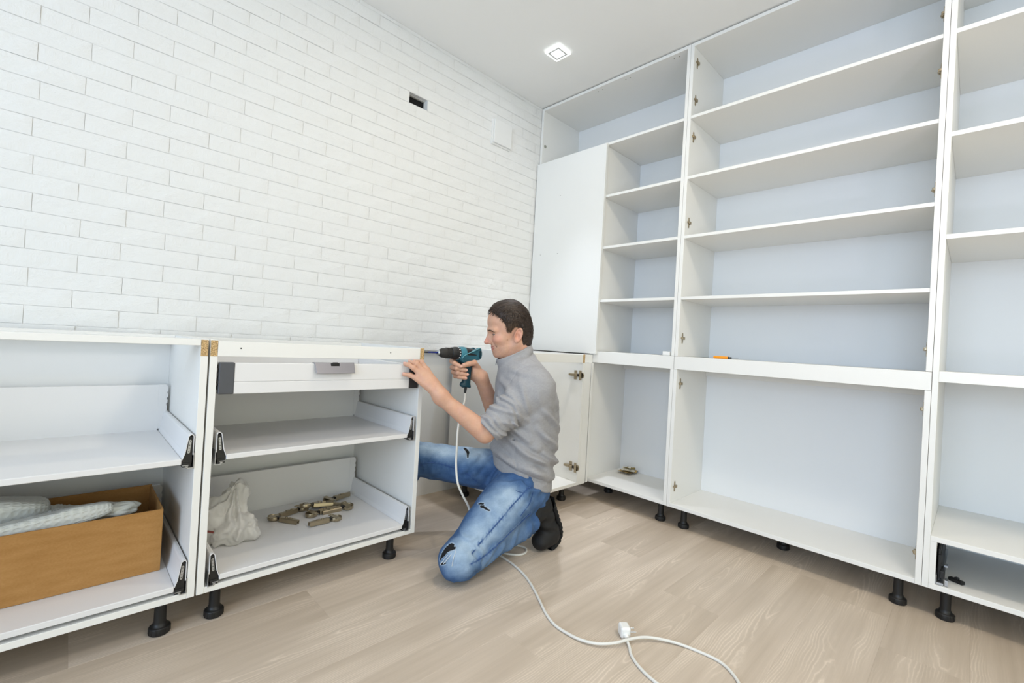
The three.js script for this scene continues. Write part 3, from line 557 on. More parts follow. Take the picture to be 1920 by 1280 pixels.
// ---------------------------------------------------------------- the man
const man = thing('person', 'kneeling man in grey sweatshirt and torn blue jeans drilling into the low cabinet', 'person', [1.3, 0, -1.3]);
const F = V(-0.848, 0, -0.53), L = V(-0.53, 0, 0.848);
const J = {
  hipL: V(1.345, 0.262, -1.285), kneeL: V(1.03, 0.072, -1.252), ankL: V(1.374, 0.138, -1.240),
  hipR: V(1.43, 0.275, -1.43), kneeR: V(1.085, 0.335, -1.675), ankR: V(1.11, 0.10, -1.86),
  shL: V(1.318, 0.702, -1.196), elL: V(1.146, 0.507, -1.288), wrL: V(1.008, 0.634, -1.392),
  shR: V(1.460, 0.705, -1.452), elR: V(1.418, 0.49, -1.505), wrR: V(1.284, 0.698, -1.491),
};
const headO = V(1.341, 0.916, -1.389);
const hx = V(-0.844, -0.02, -0.536), hu = V(-0.0435, 0.9984, -0.0364); hx.addScaledVector(hu, -hx.dot(hu)).normalize(); hu.normalize();
const hz = hx.clone().cross(hu); // points away from the camera side of the head
const toHead = (x, y, z) => { const a = x - headO.x, b = y - headO.y, c = z - headO.z; return [a * hx.x + b * hx.y + c * hx.z, a * hu.x + b * hu.y + c * hu.z, a * hz.x + b * hz.y + c * hz.z]; };
const fromHead = (X, Y, Z) => headO.clone().addScaledVector(hx, X).addScaledVector(hu, Y).addScaledVector(hz, Z);
const neckBase = V(1.378, 0.765, -1.362);

function skull(X, Y, Z) {
  let d = ellD(X, Y, Z, 0.000, 0.026, 0, 0.0835, 0.082, 0.072);
  d = smin(d, ellD(X, Y, Z, 0.036, 0.026, 0, 0.053, 0.056, 0.058), 0.03);
  return d;
}
function headField(X, Y, Zs) {
  const Z = Math.abs(Zs);
  if (Math.hypot(X, Y + 0.02, Z) > 0.23) return Math.hypot(X, Y + 0.02, Z) - 0.17;
  let d = skull(X, Y, Z);
  d = smin(d, ellD(X, Y, Z, 0.030, -0.045, 0, 0.050, 0.062, 0.056), 0.03);             // middle of the face
  d = smin(d, ellD(X, Y, Z, 0.020, -0.088, 0, 0.047, 0.034, 0.044), 0.025);            // jaw
  d = smin(d, capD(X, Y, Z, V(-0.022, -0.066, 0.050), V(0.040, -0.110, 0.020), 0.015, 0.014), 0.02);
  d = smin(d, ellD(X, Y, Z, 0.054, -0.112, 0, 0.0155, 0.0145, 0.021), 0.016);          // chin
  d = smin(d, capD(X, Y, Z, V(0.0850, -0.010, 0.006), V(0.069, -0.012, 0.044), 0.0095, 0.009), 0.014); // brow
  d = smin(d, ellD(X, Y, Z, 0.052, -0.050, 0.040, 0.021, 0.017, 0.017), 0.016);        // cheek lifted by the smile
  d = smin(d, ellD(X, Y, Z, 0.053, -0.084, 0, 0.0205, 0.023, 0.029), 0.014);           // muzzle
  d = smax(d, -ellD(X, Y, Z, 0.090, -0.029, 0.032, 0.0165, 0.0105, 0.0165), 0.010);     // eye socket
  d = smin(d, Math.hypot(X - 0.0625, Y + 0.0285, Z - 0.0315) - 0.0142, 0.005);         // lids over the eyeball
  d = smax(d, -ellD(X, Y, Z, 0.0785, -0.0292, 0.0335, 0.012, 0.0036, 0.0140), 0.0022); // narrow lid opening
  d = smin(d, capD(X, Y, Z, V(0.0835, -0.016, 0), V(0.0985, -0.058, 0), 0.0062, 0.0082), 0.010);       // nose bridge
  d = smin(d, capD(X, Y, Z, V(0.077, -0.020, 0), V(0.083, -0.058, 0), 0.010, 0.0115), 0.006);
  d = smin(d, ellD(X, Y, Z, 0.0990, -0.0615, 0, 0.0098, 0.0078, 0.0088), 0.006);
  d = smin(d, ellD(X, Y, Z, 0.0835, -0.0635, 0.0115, 0.0098, 0.0064, 0.0060), 0.006);  // nostril wing
  d = smin(d, ellD(X, Y, Z, 0.0712, -0.0805 + 0.12 * Z, 0, 0.0062, 0.0042, 0.021), 0.004);            // upper lip
  d = smin(d, ellD(X, Y, Z, 0.0695, -0.0935 + 0.16 * Z, 0, 0.0064, 0.0050, 0.0195), 0.004);           // lower lip
  d = smax(d, -capD(X, Y, Z, V(0.080, -0.0875, 0), V(0.0545, -0.0800, 0.0310), 0.0034, 0.0012), 0.0022);// mouth line
  d = smax(d, -capD(X, Y, Z, V(0.076, -0.062, 0.019), V(0.060, -0.080, 0.032), 0.002, 0.0018), 0.006);// smile crease
  // ear
  const ez = 0.0765 + 0.30 * (-0.021 - X), ex = X + 0.021 + 0.25 * (Y + 0.034), ey = Y + 0.034, eq = Math.hypot(ex / 0.0170, ey / 0.0315);
  let e = ellD(X, Y, Z, -0.021 - 0.25 * (Y + 0.034), -0.034, ez, 0.0170, 0.0315, 0.0072);
  e -= 0.0034 * Math.exp(-Math.pow((eq - 0.80) / 0.13, 2)) * sstep(-0.022, 0.0, ey + 0.6 * Math.max(0, -ex));
  e = smax(e, -ellD(X, Y, Z, -0.0175, -0.037, ez + 0.0075, 0.0088, 0.0150, 0.0085), 0.003);
  e = smax(e, -ellD(X, Y, Z, -0.0235, -0.019, ez + 0.0075, 0.0085, 0.0075, 0.0055), 0.003);
  d = smin(d, e, 0.006);
  return d;
}
const surf = (Y, Z) => { let X = 0.13; for (let k = 0; k < 60; k++) X -= Math.max(headField(X, Y, Z), 0.00005) * 0.7; return X; };
const sMid = V(1.40, 0.62, -1.33);
const fingersL = [
  [[V(0.937, 0.700, -1.450), V(0.918, 0.7115, -1.469), V(0.9005, 0.7135, -1.4805)], 0.0100, 0.0076],
  [[V(0.945, 0.7195, -1.448), V(0.923, 0.7395, -1.457), V(0.9115, 0.7495, -1.471), V(0.902, 0.7515, -1.4805)], 0.0102, 0.0076],
  [[V(0.960, 0.729, -1.447), V(0.937, 0.7555, -1.457), V(0.926, 0.7585, -1.485)], 0.0104, 0.0080],
  [[V(0.978, 0.732, -1.449), V(0.959, 0.7605, -1.459), V(0.949, 0.760, -1.486)], 0.0103, 0.0082],
  [[V(0.992, 0.685, -1.425), V(0.992, 0.718, -1.452), V(0.982, 0.736, -1.470)], 0.0125, 0.0095],
];
const fingersR = [
  [[V(1.207, 0.757, -1.531), V(1.148, 0.763, -1.522), V(1.1385, 0.7575, -1.494), V(1.160, 0.7435, -1.4765)], 0.0102, 0.0082],
  [[V(1.207, 0.737, -1.535), V(1.154, 0.7365, -1.525), V(1.149, 0.7355, -1.491), V(1.187, 0.7295, -1.4760)], 0.0104, 0.0082],
  [[V(1.211, 0.718, -1.534), V(1.162, 0.7170, -1.525), V(1.158, 0.7160, -1.492), V(1.195, 0.7110, -1.4760)], 0.0100, 0.0080],
  [[V(1.216, 0.702, -1.530), V(1.170, 0.7000, -1.522), V(1.1665, 0.6995, -1.494), V(1.189, 0.6955, -1.4765)], 0.0090, 0.0074],
  [[V(1.262, 0.738, -1.487), V(1.230, 0.7600, -1.4745), V(1.200, 0.7560, -1.4725), V(1.173, 0.7485, -1.4735)], 0.0130, 0.0098],
];
const chain = (x, y, z, f) => { const [p, ra, rb] = f; let d = 9; const n = p.length - 1; for (let i = 0; i < n; i++) d = smin(d, capD(x, y, z, p[i], p[i + 1], lerp(ra, rb, i / n), lerp(ra, rb, (i + 1) / n)), 0.0022); for (let i = 1; i < n; i++) d = smin(d, Math.hypot(x - p[i].x, y - p[i].y, z - p[i].z) - lerp(ra, rb, i / n) * 1.06, 0.003); return d; };
function handL(x, y, z) {
  let d = 9;
  for (let i = 0; i < 4; i++) d = smin(d, capD(x, y, z, V(J.wrL.x - 0.004 + i * 0.003, J.wrL.y + 0.008, J.wrL.z + (i - 1.5) * -0.006), fingersL[i][0][0], 0.0215, 0.0118), 0.014);
  d = smin(d, capD(x, y, z, J.wrL, fingersL[4][0][0], 0.022, 0.015), 0.018);
  let e = 9; for (const f of fingersL) e = smin(e, chain(x, y, z, f), 0.0012);
  d = smin(d, e, 0.006);
  return smin(d, capD(x, y, z, J.elL, J.wrL, 0.040, 0.0255), 0.022);
}
function handR(x, y, z) {
  let d = capD(x, y, z, J.wrR, V(1.240, 0.728, -1.512), 0.0275, 0.0225);
  for (let i = 0; i < 4; i++) d = smin(d, capD(x, y, z, V(1.262, 0.712 + (1.5 - i) * 0.006, -1.512), fingersR[i][0][0], 0.020, 0.0115), 0.012);
  d = smin(d, ellD(x, y, z, 1.255, 0.722, -1.492, 0.026, 0.030, 0.019), 0.012);       // thenar
  let e = 9; for (const f of fingersR) e = smin(e, chain(x, y, z, f), 0.0012);
  d = smin(d, e, 0.005);
  d = smin(d, capD(x, y, z, J.elR, J.wrR, 0.042, 0.0285), 0.022);
  return smax(d, -Math.max(Math.abs(x - 1.211) - 0.0215, Math.abs(z + 1.5) - 0.0145, Math.abs(y - 0.715) - 0.06), 0.002); // the grip it closes on
}
function bodyCore(x, y, z) {
  let d = capD(x, y, z, J.hipL, J.kneeL, 0.076, 0.050); d = smin(d, capD(x, y, z, J.kneeL, J.ankL, 0.046, 0.036), 0.02);
  d = smin(d, capD(x, y, z, J.hipR, J.kneeR, 0.076, 0.052), 0.03); d = smin(d, capD(x, y, z, J.kneeR, J.ankR, 0.048, 0.036), 0.02);
  d = smin(d, ellD(x, y, z, 1.41, 0.28, -1.338, 0.10, 0.09, 0.12), 0.05); d = smin(d, ellD(x, y, z, 1.405, 0.45, -1.333, 0.095, 0.19, 0.12), 0.05); d = smin(d, ellD(x, y, z, 1.403, 0.62, -1.335, 0.10, 0.11, 0.135), 0.05);
  d = smin(d, capD(x, y, z, J.shL, J.shR, 0.042, 0.042), 0.04);
  d = smin(d, capD(x, y, z, J.shL, J.elL, 0.047, 0.040), 0.03); d = smin(d, capD(x, y, z, J.shR, J.elR, 0.047, 0.040), 0.03);
  return smin(d, capD(x, y, z, V(1.39, 0.70, -1.35), fromHead(-0.030, -0.05, 0), 0.062, 0.056), 0.04);
}
function headWorld(x, y, z) {
  const [X, Y, Z] = toHead(x, y, z);
  let d = headField(X, Y, Z);
  d = smin(d, capD(x, y, z, V(1.392, 0.72, -1.352), fromHead(-0.032, -0.055, 0), 0.062, 0.055), 0.022);
  return smin(d, capD(x, y, z, fromHead(0.0, -0.10, 0), V(1.36, 0.77, -1.372), 0.040, 0.048), 0.02);
}
const SK = [208, 161, 135];
const skinColor = (x, y, z) => {
  let c = SK.map((v, i) => v + 7 * N(x * 40, y * 40, z * 40 + i * 0.3) + 4 * N(x * 150, y * 150, z * 150));
  const [X, Y, Zs] = toHead(x, y, z), Z = Math.abs(Zs);
  if (Math.hypot(X, Y, Z) < 0.2) {
    const nose = ellD(X, Y, Z, 0.096, -0.056, 0, 0.02, 0.018, 0.02); c = mix3(c, [206, 130, 116], 0.55 * sstep(0.004, -0.012, nose));
    const cheek = ellD(X, Y, Z, 0.062, -0.048, 0.042, 0.026, 0.02, 0.026); c = mix3(c, [214, 140, 120], 0.4 * sstep(0.006, -0.012, cheek));
    const ear = ellD(X, Y, Z, -0.022, -0.034, 0.078, 0.022, 0.034, 0.016); c = mix3(c, [216, 140, 118], 0.4 * sstep(0.004, -0.01, ear));
    const lip = Math.min(ellD(X, Y, Z, 0.0700, -0.0815 + 0.10 * Z, 0, 0.012, 0.0042, 0.0270), ellD(X, Y, Z, 0.0690, -0.0940 + 0.28 * Z, 0, 0.012, 0.0054, 0.0255)); c = mix3(c, [186, 98, 92], 0.75 * sstep(0.001, -0.0012, lip));
    const mo = capD(X, Y, Z, V(0.080, -0.0875, 0), V(0.0550, -0.0800, 0.0305), 0.0020, 0.0012); c = mix3(c, [112, 58, 52], 0.8 * sstep(0.0022, 0.0, mo));
    const st = Math.max(0, 0.5 + N(X * 300, Y * 300, Z * 300)); const beard = sstep(-0.058, -0.085, Y) * sstep(-0.04, -0.01, X) * sstep(0.012, 0.0, -lip + 0.002 < 0 ? 0 : 0.0); c = mix3(c, [150, 114, 94], 0.22 * beard * st);
    const mole = Math.hypot(X - 0.020, Y + 0.052, Zs + 0.058); c = mix3(c, [128, 82, 62], 0.6 * sstep(0.004, 0.002, mole));
  }
  return c;
};
{
  const lo = (v, r) => [v.x - r, v.y - r, v.z - r], hi = (v, r) => [v.x + r, v.y + r, v.z + r], hc = V(1.345, 0.885, -1.385);
  const parts = [
    field((x, y, z) => smax(bodyCore(x, y, z), (y - 0.80), 0.01), [0.96, 0.0, -1.96], [1.62, 0.86, -1.08], 0.012, skinColor),
    field(headWorld, [hc.x - 0.15, 0.735, hc.z - 0.15], [hc.x + 0.15, 1.045, hc.z + 0.15], 0.0023, skinColor),
    field(handL, [0.875, 0.45, -1.515], [1.20, 0.785, -1.23], 0.0026, skinColor),
    field(handR, [1.115, 0.44, -1.575], [1.485, 0.79, -1.455], 0.0026, skinColor),
  ];
  const skin = new THREE.MeshPhysicalMaterial({ color: '#ffffff', vertexColors: true, roughness: 0.52, sheen: 0.15, sheenRoughness: 0.6 });
  part('body', merge(parts), skin, man);
}
{ // eyes, brows, teeth
  for (const s of [-1, 1]) {
    const g = new THREE.SphereGeometry(0.0128, 24, 18), p = g.attributes.position, c = new Float32Array(p.count * 3);
    const look = V(0.97, -0.22, 0);
    for (let i = 0; i < p.count; i++) { const a = V(p.getX(i), p.getY(i), p.getZ(i)).normalize().angleTo(look.clone().normalize()); const q = a < 0.2 ? [0.01, 0.01, 0.01] : a < 0.56 ? [0.09, 0.065, 0.045] : [0.56, 0.52, 0.49]; c.set(q, i * 3); }
    g.setAttribute('color', new THREE.BufferAttribute(c, 3));
    const m = new THREE.Matrix4().makeBasis(hx, hu, hz); g.applyMatrix4(m); const w = fromHead(0.0625, -0.0285, s * 0.0315); g.translate(w.x, w.y, w.z);
    part('eye', g, new THREE.MeshPhysicalMaterial({ vertexColors: true, roughness: 0.15, clearcoat: 1 }), man);
    const b = []; for (let k = 0; k < 130; k++) { const t = R(0, 1), w = 0.0030 * Math.sin(Math.PI * (0.18 + 0.78 * t)), Y = -0.0125 - 0.0075 * t + 0.0035 * Math.sin(t * 3.1) + R(-w, w), Z = 0.010 + 0.036 * t, Z2 = Z + 0.006, Y2 = Y + R(-0.0018, 0.0006); b.push(cyl(fromHead(surf(Y, Z) + 0.0016, Y, s * Z), fromHead(surf(Y2, Z2) + 0.0026, Y2, s * Z2), 0.0009, 0.0003, 4)); }
    part('eyebrow', b, std('#56402f', 0.8), man);
    const l = []; for (let k = 0; k < 26; k++) { const t = k / 25, Z = 0.0205 + 0.023 * t, Y = -0.0260 - 0.0018 * Math.pow((t - 0.45) * 2, 2); const X = surf(Y, Z); l.push(cyl(fromHead(X - 0.0004, Y, s * Z), fromHead(X + 0.004, Y - 0.0022, s * (Z + 0.0015)), 0.0009, 0.0002, 3)); }
    part('eyelashes', l, std('#241a14', 0.8), man);
  }
  const t = new THREE.CylinderGeometry(0.024, 0.024, 0.005, 24, 1, true, -1.1, 2.2).rotateY(Math.PI / 2); t.applyMatrix4(new THREE.Matrix4().makeBasis(hx, hu, hz)); const w = fromHead(0.0472, -0.0862, 0); t.translate(w.x, w.y, w.z);
  part('teeth', t, std('#e6e0d6', 0.3, { side: THREE.DoubleSide }), man);
}
{ // nails
  const nail = (f, up) => { const p = f[0], e = p[p.length - 1], a = e.clone().sub(p[p.length - 2]).normalize(), n = up.clone().addScaledVector(a, -up.dot(a)).normalize(), b = a.clone().cross(n); const g = new THREE.SphereGeometry(1, 14, 10).scale(0.0052, 0.0014, 0.0044).applyMatrix4(new THREE.Matrix4().makeBasis(a, n, b)); const c = e.clone().addScaledVector(a, 0.0022).addScaledVector(n, f[2] * 0.90); return g.translate(c.x, c.y, c.z); };
  const nm = std('#dca898', 0.3);
  for (let i = 0; i < 4; i++) part('fingernail', nail(fingersL[i], V(-0.35, 0.62, 0.70)), nm, man);
  for (let i = 0; i < 5; i++) part('fingernail', nail(fingersR[i], i === 4 ? V(0.2, 0.75, 0.65) : V(0, 0.1, 1)), nm, man);
}
{ // short brown hair: a cap over the skull with strands on it
  const pts = [[0.11, 0.066], [0.082, 0.064], [0.070, 0.052], [0.058, 0.040], [0.044, 0.030], [0.028, 0.004], [0.019, -0.026], [0.006, -0.024], [-0.002, -0.008], [-0.012, 0.000], [-0.028, -0.002], [-0.038, -0.014], [-0.041, -0.045], [-0.044, -0.074], [-0.12, -0.084]];
  const line = X => { for (let i = 0; i < pts.length - 1; i++) if (X <= pts[i][0] && X >= pts[i + 1][0]) return lerp(pts[i + 1][1], pts[i][1], (X - pts[i + 1][0]) / (pts[i][0] - pts[i + 1][0])); return X > 0 ? 0.066 : -0.084; };
  const nape = (X, Y, Z) => smin(skull(X, Y, Z), capD(X, Y, Z, V(-0.037, -0.02, 0), V(-0.035, -0.088, 0), 0.0545, 0.0565), 0.03);
  const hair = (x, y, z) => {
    const [X, Y, Z] = toHead(x, y, z); const d0 = nape(X, Y, Z); if (d0 > 0.05 || d0 < -0.03) return d0;
    const edge = Y - line(X) - 0.006 * N(X * 70, Z * 70, 3) - (Math.abs(Z) < 0.05 && X > 0.03 ? (0.05 - Math.abs(Z)) * 0.28 : 0) * (Y > 0.02 ? 1 : 0);
    const th = 0.0062 * sstep(-0.002, 0.04, edge) + 0.0022 + 0.0055 * sstep(0.05, 0.11, Y) * sstep(-0.08, -0.02, X);
    const q = edge < 0 ? -0.012 : th;
    const a = Math.atan2(Z, Y), st = 0.0022 * N(X * 30, a * 26, 1) + 0.0014 * N(X * 70, a * 60, 5);
    return d0 - q * sstep(-0.004, 0.002, edge) + (edge < -0.002 ? 0.006 : 0) + st;
  };
  const hc = V(1.345, 0.90, -1.385);
  const hairCol = (x, y, z) => { const [X, Y, Z] = toHead(x, y, z); const a = Math.atan2(Z, Y), n = N(X * 22, a * 40, 2) + 0.6 * N(X * 60, a * 120, 6); const side = sstep(0.03, -0.02, Y) * sstep(-0.03, 0.01, X); return mix3([44 + 22 * n, 30 + 16 * n, 20 + 12 * n], [104 + 20 * n, 78 + 16 * n, 56 + 12 * n], 0.6 * side); };
  const cap = field(hair, [hc.x - 0.14, 0.80, hc.z - 0.14], [hc.x + 0.14, 1.055, hc.z + 0.14], 0.0023, hairCol);
  const strands = [];
  for (let k = 0; k < 3000; k++) {
    const th = R(0, 6.2832), ph = Math.acos(R(-0.35, 1)); let X = Math.sin(ph) * Math.cos(th), Z = Math.sin(ph) * Math.sin(th), Y = Math.cos(ph);
    let t = 0.06; for (let q = 0; q < 20; q++) t -= nape(X * t, Y * t, Z * t) * 0.8;
    const P = [X * t, Y * t, Z * t], edge = P[1] - line(P[0]); if (edge < 0.004) continue;
    const top = sstep(0.03, 0.09, P[1]), out = lerp(0.0025, 0.0095, sstep(0, 0.05, edge)), len = lerp(0.014, 0.032, Math.max(top, P[0] > 0.04 ? 0.35 : 0)) * R(0.6, 1.1);
    const flow = V(lerp(-0.35, 0.8, sstep(-0.04, 0.06, P[0])), lerp(-1.0, 0.05, sstep(0.04, 0.10, P[1])), 0.3 * Math.sign(P[2]) + R(-0.35, 0.35)).normalize(), n = V(X, Y, Z).normalize();
    const lift = out * 0.92 + R(-0.0008, 0.0026) + (top > 0.6 && P[0] > -0.02 ? R(0, 0.005) : 0) + (edge < 0.02 ? 0.0012 : 0);
    const A = V(...P).addScaledVector(n, out * 0.7), B = A.clone().addScaledVector(flow, len).addScaledVector(n, R(-0.001, 0.003) + 0.002 * top);
    for (let q = 0; q < 3; q++) { const bd = nape(B.x, B.y, B.z), e = 0.002, g = V(nape(B.x + e, B.y, B.z) - bd, nape(B.x, B.y + e, B.z) - bd, nape(B.x, B.y, B.z + e) - bd).normalize(); B.addScaledVector(g, (lift - bd) * 0.9); }
    const m = A.clone().lerp(B, 0.5).addScaledVector(n, 0.0016), w = q => fromHead(q.x, q.y, q.z);
    const g = merge([cyl(w(A), w(m), 0.0010, 0.0009, 3), cyl(w(m), w(B), 0.0009, 0.0001, 3)]);
    const sh = R(0.7, 1.5), side = P[1] < 0.02 && P[0] > -0.02, col = side ? [0.10 * sh, 0.066 * sh, 0.042 * sh] : [0.040 * sh, 0.024 * sh, 0.015 * sh]; const c = new Float32Array(g.attributes.position.count * 3); for (let i = 0; i < c.length; i += 3) c.set(col, i); g.setAttribute('color', new THREE.BufferAttribute(c, 3)); strands.push(g);
  }
  part('hair', merge([cap, ...strands]), std('#ffffff', 0.55, { vertexColors: true }), man);
}

// sweatshirt
const spine = [[0.20, 1.415, -1.338, 0.119, 0.166], [0.28, 1.414, -1.337, 0.124, 0.168], [0.36, 1.416, -1.335, 0.132, 0.174], [0.50, 1.411, -1.331, 0.136, 0.182], [0.62, 1.404, -1.329, 0.135, 0.188], [0.69, 1.396, -1.335, 0.118, 0.182], [0.735, 1.386, -1.346, 0.090, 0.130], [0.80, 1.372, -1.36, 0.064, 0.068]];
function torso(x, y, z) {
  let i = 0; while (i < spine.length - 2 && y > spine[i + 1][0]) i++;
  const a = spine[i], b = spine[i + 1], t0 = clamp((y - a[0]) / (b[0] - a[0]), -0.2, 1), t = t0 < 0 ? t0 : t0 * t0 * (3 - 2 * t0) * 0.5 + t0 * 0.5;
  const c = k => lerp(a[k], b[k], t), f = (x - c(1)) * F.x + (z - c(2)) * F.z, l = (x - c(1)) * L.x + (z - c(2)) * L.z, q = Math.hypot(f / c(3), l / c(4));
  return [(q - 1) * Math.min(c(3), c(4)) * 0.92, f, l];
}
const colAxis = F.clone().multiplyScalar(Math.sin(0.48)).add(V(0, Math.cos(0.48), 0)), colC = V(1.366, 0.792, -1.3665), colF = F.clone().addScaledVector(colAxis, -F.dot(colAxis)).normalize(), colL = colAxis.clone().cross(colF).normalize();
function armFold(x, y, z, a, b, amp) {
  const d = b.clone().sub(a), len = d.length(); d.divideScalar(len); const qx = x - a.x, qy = y - a.y, qz = z - a.z, t = (qx * d.x + qy * d.y + qz * d.z) / len;
  const u = (qx - d.x * t * len) * F.x + (qz - d.z * t * len) * F.z, n = N(x * 9, y * 9, z * 9), m = N(x * 5 + 7, y * 5, z * 5);
  const v = qx * 0.3 + qy * 0.6 - qz * 0.5, k = N(x * 17 + 3, y * 17, z * 17), ph = t * 74 + u * 70 * (0.2 + m) + 9 * n + 30 * v * m, ridge = Math.pow(Math.abs(Math.cos(ph / 2)), 0.75) * (0.62 + 0.75 * k) + 0.45 * Math.pow(0.5 + 0.5 * Math.cos(t * 41 - u * 95 + 7 * m), 2.5);
  return [t, -amp * sstep(0.30, 0.62, t) * ridge * (0.75 + 0.6 * m) - 0.5 * amp * sstep(0.02, 0.2, t) * sstep(0.5, 0.3, t) * Math.pow(0.5 + 0.5 * Math.cos(t * 24 + u * 85 + 4 * n), 2)];
}
// raised folds of the cloth, as lines in (angle round the torso in degrees from the front, height)
const FOLDS = [[18, 0.64, 72, 0.56, 7], [8, 0.575, 78, 0.475, 8], [30, 0.50, 80, 0.415, 6], [98, 0.60, 152, 0.50, 8], [92, 0.525, 150, 0.425, 8], [62, 0.43, 122, 0.375, 7], [108, 0.425, 168, 0.345, 9], [25, 0.42, 62, 0.36, 5], [120, 0.66, 150, 0.57, 6], [45, 0.748, 95, 0.722, 5], [70, 0.735, 130, 0.705, 6], [20, 0.70, 60, 0.66, 6], [140, 0.40, 185, 0.33, 8], [75, 0.37, 110, 0.335, 5]];
function torsoFolds(f, l, y) {
  const th = Math.atan2(l / 1.35, f) * 57.2958; let s = 0;
  for (const q of FOLDS) { const ax = (th - q[0]) * 0.0026, ay = y - q[1], bx = (q[2] - q[0]) * 0.0026, by = q[3] - q[1], t = clamp((ax * bx + ay * by) / (bx * bx + by * by), 0, 1), d = Math.hypot(ax - bx * t, ay - by * t); if (d < 0.05) s += q[4] * 0.0014 * Math.sin(Math.PI * (0.1 + 0.8 * t)) * (Math.exp(-d * d / 0.00016) - 0.45 * Math.exp(-(d - 0.022) * (d - 0.022) / 0.00014)); }
  return s;
}
function sweater(x, y, z) {
  const [d0, f, l] = torso(x, y, z);
  if (d0 > 0.22) return d0 - 0.12;
  let d = d0;
  d += 0.006 * N(x * 9, y * 13, z * 9) + 0.0025 * N(x * 24, y * 30, z * 24) - torsoFolds(f, l, y + 0.012 * N(x * 8, y * 8, z * 8));
  const hb = y - 0.286 - 0.38 * f; d -= 0.010 * Math.exp(-Math.pow((hb - 0.066) / 0.018, 2)) - 0.004 * Math.exp(-Math.pow((hb - 0.044) / 0.0055, 2));                         // blouses over the waistband
  d = smin(d, capD(x, y, z, V(1.375, 0.73, -1.345), V(J.shL.x + 0.012, J.shL.y - 0.002, J.shL.z - 0.014), 0.054, 0.052), 0.09);
  d = smin(d, capD(x, y, z, V(1.385, 0.73, -1.36), J.shR, 0.050, 0.060), 0.05);
  const hem = 0.286 + 0.38 * f - y;                                                                     // hem drops to the back
  d = smax(d, hem, 0.008); d = smax(d, y - 0.80, 0.02);
  const eL = J.shL.clone().lerp(J.elL, 0.94), [tl, fl] = armFold(x, y, z, J.shL, J.elL, 0.0195);
  let s = capD(x, y, z, V(J.shL.x + 0.006, J.shL.y - 0.008, J.shL.z - 0.006), eL, 0.0575, 0.0490) + fl; s = smax(s, (tl - 0.955) * 0.27, 0.006); d = smin(d, s, 0.034); d += 0.0022 * Math.exp(-Math.pow((l - 0.128 - 0.12 * (y - 0.68)) / 0.0034, 2)) * sstep(0.555, 0.585, y);
  const [tr, fr] = armFold(x, y, z, J.shR, J.elR, 0.013);
  let r = capD(x, y, z, J.shR, J.elR, 0.064, 0.054) + fr; r = smax(r, (tr - 0.98) * 0.22, 0.006); d = smin(d, r, 0.03);
  // stand-up collar, open inside
  const px = x - colC.x, py = y - colC.y, pz = z - colC.z, cf = px * colF.x + py * colF.y + pz * colF.z, cl = px * colL.x + py * colL.y + pz * colL.z, ch = px * colAxis.x + py * colAxis.y + pz * colAxis.z;
  const flare = 1 + 0.5 * Math.max(0, -ch), q = (Math.hypot(cf / (0.073 * flare), cl / (0.068 * flare)) - 1) * 0.067 + 0.002 * Math.sin(ch * 150 + cf * 40) - 0.0028 * sstep(-0.010, -0.004, ch + 0.006 * N(cf * 20, cl * 20, 1));
  const ring = smax(Math.abs(q) - 0.0048, Math.abs(ch + 0.005) - 0.031, 0.006);
  const inner = smax(q + 0.006, -(ch + 0.03), 0.004);
  d = smax(d, -inner, 0.006); d = smin(d, ring, 0.012);
  // hand pocket and cuff edge as real creases
  let pk = capD(x, y, z, V(1.265, 0.479, -1.252), V(1.271, 0.435, -1.250), 0.0042, 0.0045); pk = Math.min(pk, capD(x, y, z, V(1.271, 0.435, -1.250), V(1.268, 0.400, -1.248), 0.0045, 0.004), capD(x, y, z, V(1.268, 0.400, -1.248), V(1.268, 0.374, -1.228), 0.004, 0.003)); d = smax(d, -pk, 0.004);
  return d;
}
{
  const col = (x, y, z, nx, ny, nz) => { const n = 7 * N(x * 300, y * 300, z * 300) + 6 * N(x * 90, y * 160, z * 90) + 3 * N(x * 20, y * 20, z * 20); return [160 + n, 159 + n, 161 + n]; };
  const g = field(sweater, [1.08, 0.19, -1.62], [1.64, 0.87, -1.09], 0.0030, col);
  const fm = tex(256, 256, (u, v, x, y) => { const g = 128 + 70 * N(x * 0.5, y * 0.22, 1) + 40 * N(x * 1.1, y * 1.1, 7); return [g, g, g]; }, false);
  part('sweatshirt', g, std('#ffffff', 0.95, { vertexColors: true }), man);
  const ribs = []; // hem band, ribbed
  part('zip', tube([V(1.304, 0.792, -1.402), V(1.297, 0.775, -1.409), V(1.2955, 0.755, -1.4115)], 0.0016, 12, 6), std('#70737a', 0.4, { metalness: 0.6 }), man);
}
// jeans
const faceOut = (x, y, z, a, b) => { const d = b.clone().sub(a), t = clamp(((x - a.x) * d.x + (y - a.y) * d.y + (z - a.z) * d.z) / d.lengthSq(), 0, 1); return [t, x - a.x - d.x * t, y - a.y - d.y * t, z - a.z - d.z * t]; };
const RIPS = [ // capsules of missing cloth
  [V(0.982, 0.134, -1.250), V(0.953, 0.094, -1.266), 0.0145, 0.005], [V(0.985, 0.134, -1.234), V(0.958, 0.106, -1.258), 0.006, 0.005], [V(0.949, 0.081, -1.257), V(0.955, 0.089, -1.238), 0.0028, 0.0024],
  [V(1.134, 0.242, -1.288), V(1.138, 0.246, -1.268), 0.0028, 0.004], [V(1.130, 0.240, -1.266), V(1.135, 0.234, -1.227), 0.0058, 0.0026],
  [V(1.256, 0.385, -1.532), V(1.251, 0.374, -1.508), 0.0085, 0.0065], [V(1.251, 0.374, -1.508), V(1.238, 0.355, -1.492), 0.006, 0.002],
];
